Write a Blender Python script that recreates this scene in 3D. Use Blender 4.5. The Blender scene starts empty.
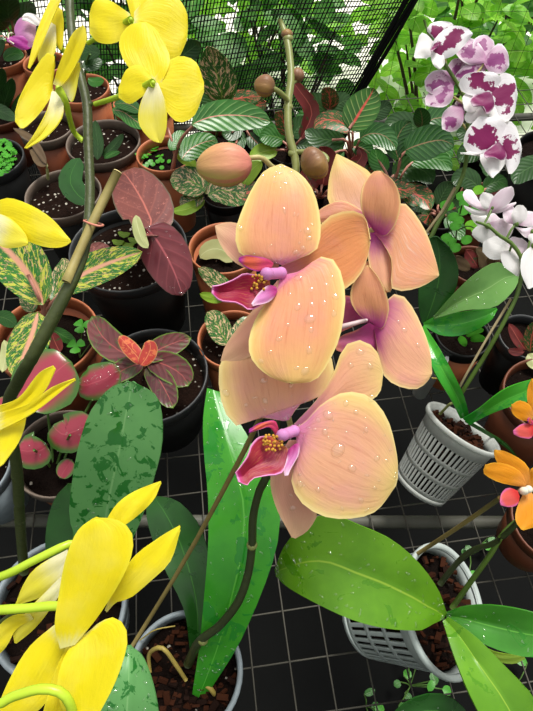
import bpy, math, random
from mathutils import Vector, Matrix
random.seed(7)
C = bpy.context.scene
COL = C.collection
# ------------------------------------------------------------------ camera model
W, HH, F = 533.0, 711.0, 558.0
PITCH = math.radians(56); CAMZ = 0.67
SP, CP = math.sin(PITCH), math.cos(PITCH)
CAM = Vector((0, 0, CAMZ)); FWD = Vector((0, CP, -SP)); UPV = Vector((0, SP, CP)); RGT = Vector((1, 0, 0))
def P(x, y, d):
    return CAM + FWD*d + RGT*(d*(x-266.5)/F) - UPV*(d*(y-355.5)/F)
def DZ(y, z):
    return (CAMZ-z)/(SP+CP*(y-355.5)/F)
def PZ(x, y, z): return P(x, y, DZ(y, z))
def px(p):
    q = p-CAM; d = q.dot(FWD)
    return 266.5+F*q.dot(RGT)/d, 355.5-F*q.dot(UPV)/d, d
def hx(h):
    h = h.lstrip('#'); r = []
    for i in (0, 2, 4):
        c = int(h[i:i+2], 16)/255; r.append(c/12.92 if c <= .04045 else ((c+.055)/1.055)**2.4)
    return (r[0], r[1], r[2], 1)
# ------------------------------------------------------------------ node helper
class NB:
    def __init__(s, name):
        s.m = bpy.data.materials.new(name); s.m.use_nodes = True; s.t = s.m.node_tree; s.t.nodes.clear()
        s.out = s.t.nodes.new('ShaderNodeOutputMaterial')
    def n(s, typ, **kw):
        nd = s.t.nodes.new(typ)
        for k, v in kw.items():
            if isinstance(v, tuple) and len(v) == 2 and k == '_': pass
            setattr(nd, k, v)
        return nd
    def put(s, sock, v):
        if isinstance(v, bpy.types.NodeSocket): s.t.links.new(v, sock)
        else: sock.default_value = v
    def math(s, op, a, b=0.0, clamp=False):
        nd = s.n('ShaderNodeMath', operation=op, use_clamp=clamp); s.put(nd.inputs[0], a); s.put(nd.inputs[1], b); return nd.outputs[0]
    def mix(s, f, a, b):
        nd = s.n('ShaderNodeMix', data_type='RGBA'); s.put(nd.inputs[0], f); s.put(nd.inputs[6], a); s.put(nd.inputs[7], b); return nd.outputs[2]
    def step(s, x, a, b):
        nd = s.n('ShaderNodeMapRange', interpolation_type='SMOOTHSTEP'); s.put(nd.inputs[0], x); nd.inputs[1].default_value = a; nd.inputs[2].default_value = b; return nd.outputs[0]
    def noise(s, scale, vec=None, detail=3, rough=.55, dist=0.0):
        nd = s.n('ShaderNodeTexNoise'); nd.inputs['Scale'].default_value = scale; nd.inputs['Detail'].default_value = detail
        nd.inputs['Roughness'].default_value = rough; nd.inputs['Distortion'].default_value = dist
        if vec is not None: s.put(nd.inputs['Vector'], vec)
        else: s.put(nd.inputs['Vector'], s.obj())
        return nd.outputs['Fac']
    def obj(s):
        if not hasattr(s, '_tc'): s._tc = s.n('ShaderNodeTexCoord')
        return s._tc.outputs['Object']
    def uv(s):
        if not hasattr(s, '_uv'):
            u = s.n('ShaderNodeUVMap'); sp = s.n('ShaderNodeSeparateXYZ'); s.t.links.new(u.outputs[0], sp.inputs[0])
            s._uv = (sp.outputs[0], sp.outputs[1], u.outputs[0])
        return s._uv
    def vec(s, x, y, z=0.0):
        nd = s.n('ShaderNodeCombineXYZ'); s.put(nd.inputs[0], x); s.put(nd.inputs[1], y); s.put(nd.inputs[2], z); return nd.outputs[0]
    def finish(s, col, rough=.5, transl=0.0, bump=None, bstr=.2, bdist=.002, spec=.5, tcol=None, coat=0.0):
        p = s.n('ShaderNodeBsdfPrincipled'); s.put(p.inputs['Base Color'], col); s.put(p.inputs['Roughness'], rough)
        p.inputs['Specular IOR Level'].default_value = spec
        p.inputs['Coat Weight'].default_value = coat; p.inputs['Coat Roughness'].default_value = .12
        if bump is not None:
            b = s.n('ShaderNodeBump'); b.inputs['Strength'].default_value = bstr; b.inputs['Distance'].default_value = bdist
            s.put(b.inputs['Height'], bump); s.t.links.new(b.outputs[0], p.inputs['Normal'])
        sh = p.outputs[0]
        if transl > 0:
            t = s.n('ShaderNodeBsdfTranslucent'); s.put(t.inputs[0], tcol if tcol is not None else col)
            mx = s.n('ShaderNodeMixShader'); mx.inputs[0].default_value = transl
            s.t.links.new(sh, mx.inputs[1]); s.t.links.new(t.outputs[0], mx.inputs[2]); sh = mx.outputs[0]
        s.t.links.new(sh, s.out.inputs[0]); return s.m
def plain(name, c, rough=.5, var=.25, scale=60, bump=.1, spec=.5, metal=0, transl=0, coat=0):
    b = NB(name); c = hx(c); k = tuple(v*(1-var) for v in c[:3])+(1,)
    nz = b.noise(scale); m = b.finish(b.mix(nz, c, k), rough, transl, nz, bump, .001, spec, coat=coat)
    return m
def petalm(name, cen, mid, edge, v1=.10, v2=.45, vein=None, va=.25, e0=.7, rough=.45, transl=.35, blotch=None, bthr=.5, bscale=3.0, rim=None, coat=0.0):
    b = NB(name); u, v, uvv = b.uv(); s = b.math('ABSOLUTE', b.math('SUBTRACT', b.math('MULTIPLY', u, 2.0), 1.0))
    nz = b.noise(14.0, b.vec(b.math('MULTIPLY', u, 1.0), b.math('MULTIPLY', v, .3)), 3)
    vv = b.math('ADD', v, b.math('MULTIPLY', b.math('SUBTRACT', nz, .5), .18))
    col = b.mix(b.step(vv, v1, v2), hx(cen), hx(mid))
    em = b.math('MAXIMUM', b.step(s, e0, 1.0), b.step(v, e0, 1.0))
    col = b.mix(b.math('MULTIPLY', em, b.step(v, .15, .4)), col, hx(edge))
    col = b.mix(b.math('MULTIPLY', b.step(b.noise(55.0, None, 4), .45, .75), .16), col, hx(cen))
    if rim: col = b.mix(b.math('MULTIPLY', b.math('MAXIMUM', b.step(s, .9, .98), b.step(v, .95, .995)), .8), col, hx(rim))  # on peach petals the pale rim paints light through thin edges
    if vein:
        ln = b.noise(1.0, b.vec(b.math('MULTIPLY', b.math('DIVIDE', b.math('SUBTRACT', u, .5), b.math('ADD', b.math('MULTIPLY', v, .35), .65)), 20.0), b.math('MULTIPLY', v, 3.0)), 4, .65, .3)
        col = b.mix(b.math('MULTIPLY', b.math('MULTIPLY', b.step(ln, .50, .72), b.step(b.math('MAXIMUM', s, v), .98, .45)), va), col, hx(vein))
    if blotch:
        bn = b.noise(bscale, None, 4, .62)
        mk = b.math('MULTIPLY', b.step(b.math('SUBTRACT', bn, b.math('MULTIPLY', b.math('MAXIMUM', s, b.math('ABSOLUTE', b.math('SUBTRACT', b.math('MULTIPLY', v, 2.0), 1.0))), .38)), bthr, bthr+.03), 1.0)
        col = b.mix(mk, col, hx(blotch))
    fine = b.math('ADD', b.noise(1.0, b.vec(b.math('MULTIPLY', u, 22.0), b.math('MULTIPLY', v, 3.0)), 3), b.math('MULTIPLY', b.noise(160.0, None, 3), .6))
    return b.finish(col, rough, transl, fine, .35, .0010, .4, tcol=b.mix(.3, col, (1, 1, .92, 1)), coat=coat)
def leafm(name, base, dark, rib=None, ribw=.06, vein=None, vf=14.0, vk=5.0, va=.6, blotch=None, bthr=.55, bsc=70.0, blotch2=None, b2thr=.6, edge=None, e0=.75, rough=.32, transl=.15, centre=None, c0=.1, c1=.7, wet=None, coat=0.0, spec=.5, feather=False):
    b = NB(name); u, v, uvv = b.uv(); s = b.math('ABSOLUTE', b.math('SUBTRACT', b.math('MULTIPLY', u, 2.0), 1.0))
    nz = b.noise(25.0, None, 4); col = b.mix(b.step(nz, .3, .7), hx(base), hx(dark))
    if centre:
        r = b.math('MAXIMUM', s, b.math('ABSOLUTE', b.math('SUBTRACT', b.math('MULTIPLY', v, 2.0), 1.0)))
        r = b.math('ADD', r, b.math('MULTIPLY', b.math('SUBTRACT', nz, .5), .5))
        col = b.mix(b.step(r, c1, c0), col, hx(centre))
    fe = b.vec(b.math('MULTIPLY', s, 3.2), b.math('SUBTRACT', b.math('MULTIPLY', v, 13.0), b.math('MULTIPLY', s, 4.0)), b.math('MULTIPLY', b.step(u, .49, .51), 5.0)) if feather else None
    if blotch:
        bn = b.noise(bsc if not feather else 1.25, fe, 4, .6, .9); col = b.mix(b.step(bn, bthr, bthr+.05), col, hx(blotch))
    if blotch2:
        bn = b.noise(bsc*.8, b.vec(b.math('ADD', b.math('MULTIPLY', u, 1.3), 7.0), b.math('MULTIPLY', v, 3.0)), 3, .6, .4) if False else b.noise(bsc*.73 if not feather else 2.3, fe, 4, .7, 1.5)
        col = b.mix(b.step(bn, b2thr, b2thr+.06), col, hx(blotch2))
    h = nz
    if vein:
        w = b.math('SINE', b.math('MULTIPLY', b.math('SUBTRACT', b.math('MULTIPLY', v, vf), b.math('MULTIPLY', s, vk)), 6.2832))
        m = b.math('MULTIPLY', b.step(w, .8, .99), b.step(s, 1.0, .75)); col = b.mix(b.math('MULTIPLY', m, va), col, hx(vein)); h = w
    if edge: col = b.mix(b.math('MAXIMUM', b.step(s, e0, 1.0), b.step(v, e0, 1.0)), col, hx(edge))
    if rib: col = b.mix(b.step(b.math('ADD', s, b.math('MULTIPLY', v, ribw*.6)), ribw*1.5, ribw*.6), col, hx(rib))
    rg = rough
    if wet:
        wn = b.noise(wet[1], None, 5, .6, .8); mk = b.step(wn, wet[2], wet[2]+.02)
        col = b.mix(mk, col, hx(wet[0])); rg = b.math('SUBTRACT', rough, b.math('MULTIPLY', mk, rough-.12)); h = mk
    return b.finish(col, rg, transl, h, .18, .0008, spec, coat=coat)
# ------------------------------------------------------------------ mesh builder
class MB:
    def __init__(s): s.v = []; s.f = []; s.uv = []
    def grid(s, rows, close=False):
        n = len(rows); m = len(rows[0]); o = len(s.v)
        for i, r in enumerate(rows):
            for j, p in enumerate(r): s.v.append(Vector(p)); s.uv.append((j/(m-1) if m > 1 else 0, i/(n-1)))
        for i in range(n-1):
            for j in range(m-1 if not close else m):
                k = (j+1) % m; s.f.append((o+i*m+j, o+i*m+k, o+(i+1)*m+k, o+(i+1)*m+j))
        return s
    def tube(s, pts, rad, seg=8, cap=True, sub=4):
        pts = [Vector(p) for p in pts]
        if not isinstance(rad, (list, tuple)): rad = [rad]*len(pts)
        if sub > 1 and len(pts) > 2:
            a = crom([tuple(p)+(r,) for p, r in zip(pts, rad)], (len(pts)-1)*sub+1); pts = [Vector(q[:3]) for q in a]; rad = [max(q[3], 1e-5) for q in a]
        rows = []; ref = Vector((.3, .2, 1)).normalized()
        for i, p in enumerate(pts):
            t = (pts[min(i+1, len(pts)-1)]-pts[max(i-1, 0)]).normalized()
            a = t.cross(ref)
            if a.length < .05: a = t.cross(Vector((1, 0, 0)))
            a.normalize(); b = t.cross(a); ref = a.cross(t) if False else ref
            rows.append([p+(a*math.cos(6.28319*j/seg)+b*math.sin(6.28319*j/seg))*rad[i] for j in range(seg)])
        o = len(s.v); s.grid(rows, True)
        if cap:
            s.f.append(tuple(o+j for j in range(seg))); e = o+(len(rows)-1)*seg; s.f.append(tuple(e+j for j in reversed(range(seg))))
        return s
    def lathe(s, prof, M=None, seg=40, closed=False):
        M = M or Matrix()
        rows = [[M @ Vector((r*math.cos(6.28319*j/seg), r*math.sin(6.28319*j/seg), z)) for j in range(seg)] for r, z in prof]
        if closed: rows.append(rows[0])
        return s.grid(rows, True)
    def ball(s, c, r, M=None, seg=10, rings=7, prof=None):
        rr = []
        for i in range(rings+1):
            a = math.pi*i/rings; rr.append((max(math.sin(a), .002), -math.cos(a)))
        rows = []
        for q, z in rr:
            k = prof(z) if prof else 1
            row = []
            for j in range(seg):
                p = Vector((q*k*math.cos(6.28319*j/seg)*r[0], q*k*math.sin(6.28319*j/seg)*r[1], z*r[2]))
                row.append(Vector(c)+(M @ p if M else p))
            rows.append(row)
        return s.grid(rows, True)
    def box(s, c, sz, M=None):
        o = len(s.v)
        for x in (-1, 1):
            for y in (-1, 1):
                for z in (-1, 1):
                    p = Vector((x*sz[0]/2, y*sz[1]/2, z*sz[2]/2)); s.v.append(Vector(c)+(M @ p if M else p)); s.uv.append((0, 0))
        for f in ((0, 1, 3, 2), (4, 6, 7, 5), (0, 4, 5, 1), (2, 3, 7, 6), (0, 2, 6, 4), (1, 5, 7, 3)): s.f.append(tuple(o+i for i in f))
        return s
    def build(s, name, mat, parent=None, origin=None, smooth=True, solid=0.0, kind=None, label=None):
        r = parent
        while r is not None and r.parent is not None: r = r.parent
        off = Vector(r.location) if r is not None else (Vector(origin) if origin is not None else Vector((0, 0, 0)))
        me = bpy.data.meshes.new(name); me.from_pydata([tuple(p-off) for p in s.v], [], s.f)
        ul = me.uv_layers.new(name='UVMap')
        vi = [0]*len(me.loops); me.loops.foreach_get('vertex_index', vi)
        fl = []
        for i in vi: fl += s.uv[i]
        ul.data.foreach_set('uv', fl)
        if smooth: me.polygons.foreach_set('use_smooth', [True]*len(me.polygons))
        me.materials.append(mat); me.update()
        o = bpy.data.objects.new(name, me); COL.objects.link(o)
        if parent is not None: o.parent = parent
        elif origin is not None: o.location = off
        if solid:
            md = o.modifiers.new('Solidify', 'SOLIDIFY'); md.thickness = solid; md.offset = -1
            es = o.modifiers.new('EdgeSplit', 'EDGE_SPLIT'); es.split_angle = math.radians(55)
        if kind: o['kind'] = kind
        if label: o['label'] = label
        return o
def crom(pts, n):
    """Catmull-Rom resample by chord length"""
    pts = [tuple(map(float, p)) for p in pts]
    if len(pts) == 1: return [pts[0]]*n
    L = [0]
    for a, b in zip(pts, pts[1:]): L.append(L[-1]+max(1e-9, math.sqrt(sum((x-y)**2 for x, y in zip(a[:3], b[:3])))))
    out = []
    for i in range(n):
        t = L[-1]*i/(n-1); k = 0
        while k < len(pts)-2 and t > L[k+1]: k += 1
        f = (t-L[k])/(L[k+1]-L[k]); p1, p2 = pts[k], pts[k+1]; p0 = pts[k-1] if k > 0 else tuple(2*a-b for a, b in zip(p1, p2)); p3 = pts[k+2] if k+2 < len(pts) else tuple(2*b-a for a, b in zip(p1, p2))
        out.append(tuple(.5*((2*b)+(-a+c)*f+(2*a-5*b+4*c-d)*f*f+(-a+3*b-3*c+d)*f**3) for a, b, c, d in zip(p0, p1, p2, p3)))
    return out
def cv(ox, oy, s, pts): return [(ox+x/s, oy+y/s) for x, y in pts]
def patch(L, R, d0, d1, arch=0.0, roll=0.0, bulge=0.0, fold=0.0, ruf=0.0, n=18, m=11, seed=0, wav=.0007):
    """a blade between two edge curves (base -> tip); every point has its own distance from the lens"""
    l = crom(L, n*3); r = crom(R, n*3); rows = []; ph = seed*1.7
    for i in range(n):
        v = .5-.5*math.cos(math.pi*i/(n-1)); q = v*(n*3-1); k = min(int(q), n*3-2); f = q-k
        a = [l[k][t]*(1-f)+l[k+1][t]*f for t in (0, 1)]; b = [r[k][t]*(1-f)+r[k+1][t]*f for t in (0, 1)]
        env = math.sin(math.pi*min(max(v, .02), .98))**.5
        row = []
        for j in range(m):
            u = j/(m-1); s = 2*u-1
            d = d0+(d1-d0)*v+arch*math.sin(math.pi*v)+roll*(u-.5)*env-.28*bulge*(1-s*s)*env-fold*abs(s)*env+ruf*s*s*math.sin(v*11+ph+s)*env+wav*env*math.sin(v*5.3+ph+2.1*s)*math.cos(s*2.7+ph*2+v*2)
            row.append(P(a[0]*(1-u)+b[0]*u, a[1]*(1-u)+b[1]*u, d))
        rows.append(row)
    mb = MB().grid(rows)
    # true arc positions for v
    mm = m
    for i in range(n):
        v = .5-.5*math.cos(math.pi*i/(n-1))
        for j in range(mm): mb.uv[i*mm+j] = (j/(mm-1), v)
    mb.rows = rows
    return mb
def spine(pts, hw, a=.6, b=.5, asym=1.0, n=16):
    """pixel spine + half width in px -> left and right edges"""
    q = crom(pts, n); mx = max((t**a)*((1-t)**b) for t in [k/60 for k in range(61)])
    L = []; R = []
    for i in range(n):
        t = i/(n-1); w = hw*(t**a)*((1-t)**b)/mx
        p = Vector(q[min(i+1, n-1)][:2])-Vector(q[max(i-1, 0)][:2]); p.normalize() if p.length > 0 else None
        nx, ny = p.y, -p.x
        L.append((q[i][0]+nx*w, q[i][1]+ny*w)); R.append((q[i][0]-nx*w*asym, q[i][1]-ny*w*asym))
    return L, R
def sblade(pts, hw, d0, d1, a=.6, b=.5, asym=1.0, **kw):
    L, R = spine(pts, hw, a, b, asym); return patch(L, R, d0, d1, **kw)
def blade3(mb, base, dr, up, L, Wd, droop=.3, fold=.15, a=.6, b=.7, n=9, m=5, curl=0):
    base = Vector(base); dr = Vector(dr).normalized(); up = Vector(up); mx = max((t**a)*((1-t)**b) for t in [k/40 for k in range(41)])
    rows = []
    for i in range(n):
        t = i/(n-1); p = base+dr*(L*t)+Vector((0, 0, -1))*(droop*L*t*t); tg = (dr+Vector((0, 0, -2*droop*t))).normalized()
        sd = tg.cross(up); sd = sd.normalized() if sd.length > 1e-4 else RGT.copy(); nm = sd.cross(tg).normalized()
        w = Wd*(t**a)*((1-t)**b)/mx if 0 < t < 1 else Wd*.03
        rows.append([p+sd*(w*(2*j/(m-1)-1))+nm*(fold*w*abs(2*j/(m-1)-1)) for j in range(m)])
    mb.grid(rows); return mb
# ------------------------------------------------------------------ things
def thing(name, label, cat, loc, group=None):
    o = bpy.data.objects.new(name, None); COL.objects.link(o); o.location = loc; o.empty_display_size = .02
    o['label'] = label; o['category'] = cat
    if group: o['group'] = group
    return o
def tag(o, label, cat, group=None):
    o['label'] = label; o['category'] = cat
    if group: o['group'] = group
    return o
# ------------------------------------------------------------------ materials
M = {}
M['terra'] = plain('terracotta_plastic', '#c07048', .5, .3, 30, .15)
M['terra2'] = plain('brown_terracotta_plastic', '#9a5130', .5, .35, 30, .15)
M['terra3'] = plain('dark_brown_plastic', '#6e3a22', .5, .35, 30, .15)
M['black'] = plain('black_plastic', '#0e0f0f', .5, .4, 40, .1, spec=.25)  # black plastic deepened further to carry the shade over the pots
M['blackrim'] = plain('black_plastic_rim', '#3a3c3e', .4, .4, 40, .1, spec=.4)
M['brownrim'] = plain('worn_brown_rim', '#77685c', .5, .4, 90, .2)
M['grey'] = plain('weathered_grey_plastic', '#8f9ba2', .45, .45, 70, .25)
M['white'] = plain('translucent_white_plastic', '#d5e0dd', .3, .25, 60, .1, transl=.25)
M['frost'] = plain('dirty_clear_plastic', '#dfe3de', .3, .35, 140, .3, transl=.35)
M['pipe'] = plain('galvanised_pipe', '#66665c', .55, .5, 40, .2, spec=.3)
M['wire'] = plain('pale_wire', '#56534a', .5, .5, 50, .1, spec=.3)
M['stake'] = plain('bamboo_stake', '#8d7c45', .55, .4, 120, .3)
M['cutstake'] = plain('cut_wood_stake', '#a89a5c', .6, .4, 120, .3)
M['paletip'] = plain('pale_cut_wood', '#d9c98a', .6, .3, 90, .2)
M['tie'] = plain('pink_twist_tie', '#d98a78', .5, .2)
M['ped_white'] = plain('white_pink_pedicel', '#f0dce0', .4, .1, 60, .05, transl=.2)
M['tanstake'] = plain('pale_tan_stake', '#c4b288', .6, .35, 120, .3)
M['stem_green'] = plain('green_flower_stem', '#5c7a2c', .4, .35, 120, .2)
M['stem_dark'] = plain('dark_green_spike', '#3a4522', .4, .45, 160, .3)
M['stem_yellowplant'] = plain('mottled_green_stem', '#4a5528', .5, .6, 240, .5)
M['stem_olive'] = plain('olive_spike', '#8a9150', .4, .35, 120, .2)
M['ped_lime'] = plain('lime_pedicel', '#c2e03a', .35, .12, 60, .05, transl=.15)
M['ped_pale'] = plain('pale_pedicel', '#cfc384', .4, .2, 60, .05, transl=.2)
M['root'] = plain('yellow_aerial_root', '#b5a04e', .5, .4, 140, .3)
M['pinkstem'] = plain('pink_petiole', '#c98a78', .4, .25, 60, .1, transl=.1)
M['greenstem'] = plain('green_petiole', '#557a35', .4, .25, 60, .1, transl=.1)
M['bud_peach'] = petalm('peach_bud', '#d98478', '#cf9f68', '#c4b062', .05, .8, '#a8684c', .7, .8, .5, .08)
M['bud_brown'] = petalm('brown_bud', '#7a5a3a', '#8a6248', '#99763e', .0, .6, '#5d3d2c', .6, .5, .45, .05)
M['bark'] = plain('orchid_bark', '#41200f', .9, .6, 60, .6, spec=.15)
M['bark2'] = plain('dark_orchid_bark', '#26130b', .9, .6, 60, .6, spec=.15)
def soilm(name, c, perl):
    b = NB(name); nz = b.noise(160, None, 5, .7); col = b.mix(nz, hx(c), hx('#0c0705'))
    vo = b.n('ShaderNodeTexVoronoi'); vo.inputs['Scale'].default_value = 130; b.put(vo.inputs['Vector'], b.obj())
    n2 = b.noise(60); mk = b.math('MULTIPLY', b.step(vo.outputs['Distance'], .27, .2), b.step(n2, perl, perl+.05))
    col = b.mix(mk, col, hx('#c9c2b4')); return b.finish(col, .95, 0, nz, 1.0, .008, .1)
M['soil'] = soilm('potting_soil', '#2c1a12', .48); M['soilplain'] = soilm('dark_soil', '#1e120d', .6)  # soil darkened so its colour carries the shade inside the pots
M['water'] = None
b = NB('water'); ge = b.n('ShaderNodeNewGeometry'); lw = b.n('ShaderNodeFresnel'); lw.inputs[0].default_value = 1.33
tr = b.n('ShaderNodeBsdfTransparent'); b.put(tr.inputs[0], b.mix(b.math('MULTIPLY', b.step(lw.outputs[0], .05, .45), b.math('SUBTRACT', 1.0, ge.outputs['Backfacing'])), (.99, .99, .97, 1), (.62, .58, .5, 1))); gl = b.n('ShaderNodeBsdfGlossy'); gl.inputs['Roughness'].default_value = .05  # darker edge tint paints the shaded outline of each drop
mx = b.n('ShaderNodeMixShader'); b.put(mx.inputs[0], b.math('MULTIPLY', b.math('MINIMUM', b.math('ADD', b.math('MULTIPLY', lw.outputs[0], 1.8), .09), .6), b.math('SUBTRACT', 1.0, ge.outputs['Backfacing']))); b.t.links.new(tr.outputs[0], mx.inputs[1]); b.t.links.new(gl.outputs[0], mx.inputs[2]); b.t.links.new(mx.outputs[0], b.out.inputs[0]); M['water'] = b.m
# petals
M['peach'] = petalm('peach_petal', '#df7fb4', '#efac82', '#f3cf80', .0, .30, '#d67a56', .6, .5, .42, transl=.34, rim='#f8e79a')
M['peachlow'] = petalm('peach_petal_lower', '#e58fc0', '#ecb490', '#ecd286', .0, .42, '#cf8268', .6, .55, .42, transl=.34, rim='#f4e2a0')
M['peachpink'] = petalm('pinkish_peach_petal', '#bc3c9c', '#efb694', '#f2cc92', .06, .55, '#dc8088', .5, .7, transl=.34, rim='#f6dfa4')
M['copper'] = petalm('coppery_petal_back', '#c2449c', '#d8986e', '#e6ac78', .08, .42, '#b4663f', .5, .8, transl=.3, rim='#f4d896')
M['orangeback'] = petalm('orange_peach_petal', '#dd84a8', '#eca066', '#f2c078', .0, .34, '#d2703c', .6, .7, transl=.34, rim='#f6dc98')
M['peachstreak'] = petalm('peach_petal_white_streak', '#d85cae', '#f0b088', '#f0c088', .02, .34, '#f6e4d8', .7, .75, transl=.34, rim='#f6dfa4')
M['creamtop'] = petalm('cream_peach_petal', '#f0c8c0', '#ecb78a', '#f2d888', .05, .6, '#e0a88a', .3, .55, transl=.35)
M['magpetal'] = petalm('magenta_flushed_petal', '#a8327e', '#c05f88', '#d98a78', .1, .9, '#a03a74', .4, .8, transl=.3)
M['palesepal'] = petalm('pale_pink_sepal', '#e0a49a', '#dca38c', '#e8bf98', .05, .5, '#c98a78', .35, .6, transl=.3)
M['lip'] = petalm('magenta_lip', '#c06a3a', '#8c0434', '#b81c80', .0, .14, '#d99a50', .5, .86, transl=.06, rim='#eea0d4')
M['liptop'] = petalm('orange_magenta_lip_lobe', '#c83a6a', '#cf5a3e', '#a8249a', .2, .6, '#e8905a', .4, .75, transl=.2)
M['lippale'] = petalm('pink_white_lip_lobe', '#b83a8a', '#d88ac8', '#f4d4ea', .1, .6, '#b04a9a', .3, .6, transl=.3)
M['column'] = plain('pink_column', '#e59ada', .4, .2, 90, .05, transl=.25)
M['colyellow'] = plain('yellow_crest', '#d9a23a', .45, .4, 200, .4)
M['yellow'] = petalm('yellow_petal', '#f4efa0', '#f7e81a', '#f9ee30', .0, .13, '#e6cf10', .3, .8, transl=.42)
M['yellowpale'] = petalm('pale_yellow_petal_back', '#f6f2d0', '#f2e84a', '#f5ec3c', .1, .6, '#dfd248', .4, .85, transl=.42)
M['lilac'] = petalm('lilac_lip', '#d9a9c0', '#b86fae', '#c68ac0', .1, .6, '#9a4a92', .4, .8)
M['magenta'] = petalm('bright_magenta_lip', '#c63aa8', '#b22aa0', '#d070c4', .1, .6, None, 0, .7)
M['cream'] = plain('cream_lip', '#e9e2cd', .45, .15)
M['spot'] = petalm('white_petal_purple_blotched', '#e9cfe0', '#f1eef2', '#faf8f8', .05, .2, None, 0, .9, blotch='#860c58', bthr=.315, bscale=64.0, transl=.28)
M['spotpale'] = petalm('white_petal_faded_blotches', '#c890b8', '#d9bcd2', '#f1eaf0', .05, .5, '#b07aa8', .6, .8, blotch='#9a4488', bthr=.30, bscale=75.0, transl=.35)
M['spotlip'] = petalm('purple_lip', '#7a1458', '#8c1a64', '#e9d4e4', .1, .4, None, 0, .8)
M['whitep'] = petalm('white_petal', '#efeaea', '#f8f6f7', '#fbfafa', .05, .4, '#e6dfe6', .3, .8, transl=.4)
M['whitepink'] = petalm('pink_flushed_white_petal', '#dfb8d2', '#f3e4ef', '#f9f5f8', .05, .5, '#dcc0d6', .3, .8, transl=.4)
M['orange'] = petalm('orange_petal', '#e9a04a', '#e99a16', '#efb02a', .05, .4, '#c8660c', .5, .8, transl=.3)
M['redlip'] = petalm('red_pink_lip', '#d93a3a', '#e0605a', '#d86aa8', .1, .5, '#c8302e', .4, .7)
# leaves
M['orchidleaf'] = leafm('orchid_leaf', '#3f8a24', '#33751c', '#5fa83a', .035, wet=('#2c7a1a', 34, .56), rough=.28, transl=.15)
M['orchidleaf2'] = leafm('orchid_leaf_lime', '#68a01c', '#568c18', '#92b838', .03, wet=('#4f8a14', 40, .6), rough=.28, transl=.18)
M['orchidleafbright'] = leafm('orchid_leaf_bright', '#46aa28', '#379826', '#62c040', .03, wet=('#2c942c', 45, .55), rough=.25, transl=.2)
M['orchidleafdark'] = leafm('orchid_leaf_dark', '#24591c', '#1c4816', '#3f7a2c', .03, wet=('#1a4a14', 40, .6), rough=.3, transl=.12)
M['greyleaf'] = leafm('pale_mid_green_leaf', '#74a856', '#64984a', '#93be70', .03, rough=.36, transl=.15)
M['sheenleaf'] = leafm('matt_leaf_with_wet_patches', '#5f9a56', '#548e4e', '#74a868', .03, wet=('#1f6a22', 85, .555), rough=.42, transl=.12)  # raised grey-green base puts the leaf's sheen into its colour; patches are wet
M['aglpink'] = leafm('pink_yellow_variegated_leaf', '#347f2c', '#246826', '#e2a488', .15, blotch='#c8cc4a', bthr=.52, blotch2='#e2ae88', b2thr=.56, rough=.3, feather=True)
M['aglspot'] = leafm('pink_speckled_leaf', '#35742a', '#22521c', '#7da03c', .03, blotch='#e0b892', bthr=.53, blotch2='#8fb04a', b2thr=.58, rough=.3, feather=True)
M['aglspotred'] = leafm('red_speckled_leaf', '#3c6a2e', '#2a4e20', '#d0584a', .08, blotch='#cf6a58', bthr=.54, rough=.3, feather=True)
M['stripe'] = leafm('striped_leaf_pink_midrib', '#3a7c2a', '#285c20', '#d98f80', .04, vein='#a0c278', vf=9, vk=2.2, va=.5, rough=.3)
M['stripered'] = leafm('striped_leaf_red_midrib', '#427c28', '#2e5c20', '#e0584a', .09, vein='#b8cc78', vf=9, vk=2.0, va=.55, rough=.3)
M['stripedark'] = leafm('dark_striped_leaf', '#2c6424', '#204c1e', '#9a7a5a', .04, vein='#6c9c54', vf=10, vk=2.4, va=.4, rough=.3)
M['green'] = leafm('plain_green_leaf', '#3a7a2a', '#2a6020', '#6c9a4a', .04, vein='#5c9440', vf=9, vk=2.5, va=.35, rough=.35, transl=.2)
M['darkgreen'] = leafm('dark_green_leaf', '#2c5620', '#1f4018', '#4a6c3a', .04, vein='#406c2c', vf=9, vk=2.5, va=.4, rough=.32)
M['clover'] = leafm('clover_leaf', '#55b02a', '#3e9420', None, rough=.4, transl=.3)
M['cloverbright'] = leafm('bright_clover_leaf', '#86cf2c', '#62b824', None, rough=.4, transl=.35)
M['caldark'] = leafm('dusky_rose_leaf', '#80463f', '#6c3a38', '#b8685c', .04, vein='#9c5a50', vf=6, vk=1.8, va=.35, blotch='#a5645a', bthr=.6, bsc=260, edge='#5c5440', e0=.92, rough=.38)
M['caldark2'] = leafm('wine_rose_leaf', '#7f3a42', '#6c2f38', '#b55c64', .05, vein='#9a4c54', vf=6, vk=1.8, va=.4, edge='#5c4038', e0=.94, rough=.3)
M['calred'] = leafm('red_centred_leaf', '#4f7a36', '#426a2c', '#b8505e', .03, centre='#a43c4e', c0=.5, c1=.95, rough=.25)
M['coleus'] = leafm('mauve_green_edged_leaf', '#7a4344', '#5a3438', '#b05a58', .05, vein='#965052', vf=7, vk=2, va=.3, blotch='#5c5a3c', bthr=.56, bsc=90, edge='#6f963a', e0=.86, rough=.35)
M['coleusred'] = leafm('red_new_leaf', '#c8443a', '#b03a34', '#e08a5c', .06, blotch='#d9744a', bthr=.55, bsc=120, edge='#c89a5a', e0=.85, rough=.32)
M['redleaf'] = leafm('deep_red_leaf', '#8f3a3a', '#74302e', '#c9665a', .06, blotch='#4f5a34', bthr=.6, bsc=80, rough=.35)
M['brownleaf'] = leafm('withered_brown_leaf', '#6f5a3c', '#5a4630', None, rough=.6)
M['palegreen'] = leafm('pale_green_leaf', '#c3c68c', '#b2b87c', '#d4d8a4', .04, rough=.45, transl=.3)
M['limegreen'] = leafm('lime_leaf', '#9cbf3a', '#86ad30', '#b9d05c', .05, rough=.4, transl=.3)
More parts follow.
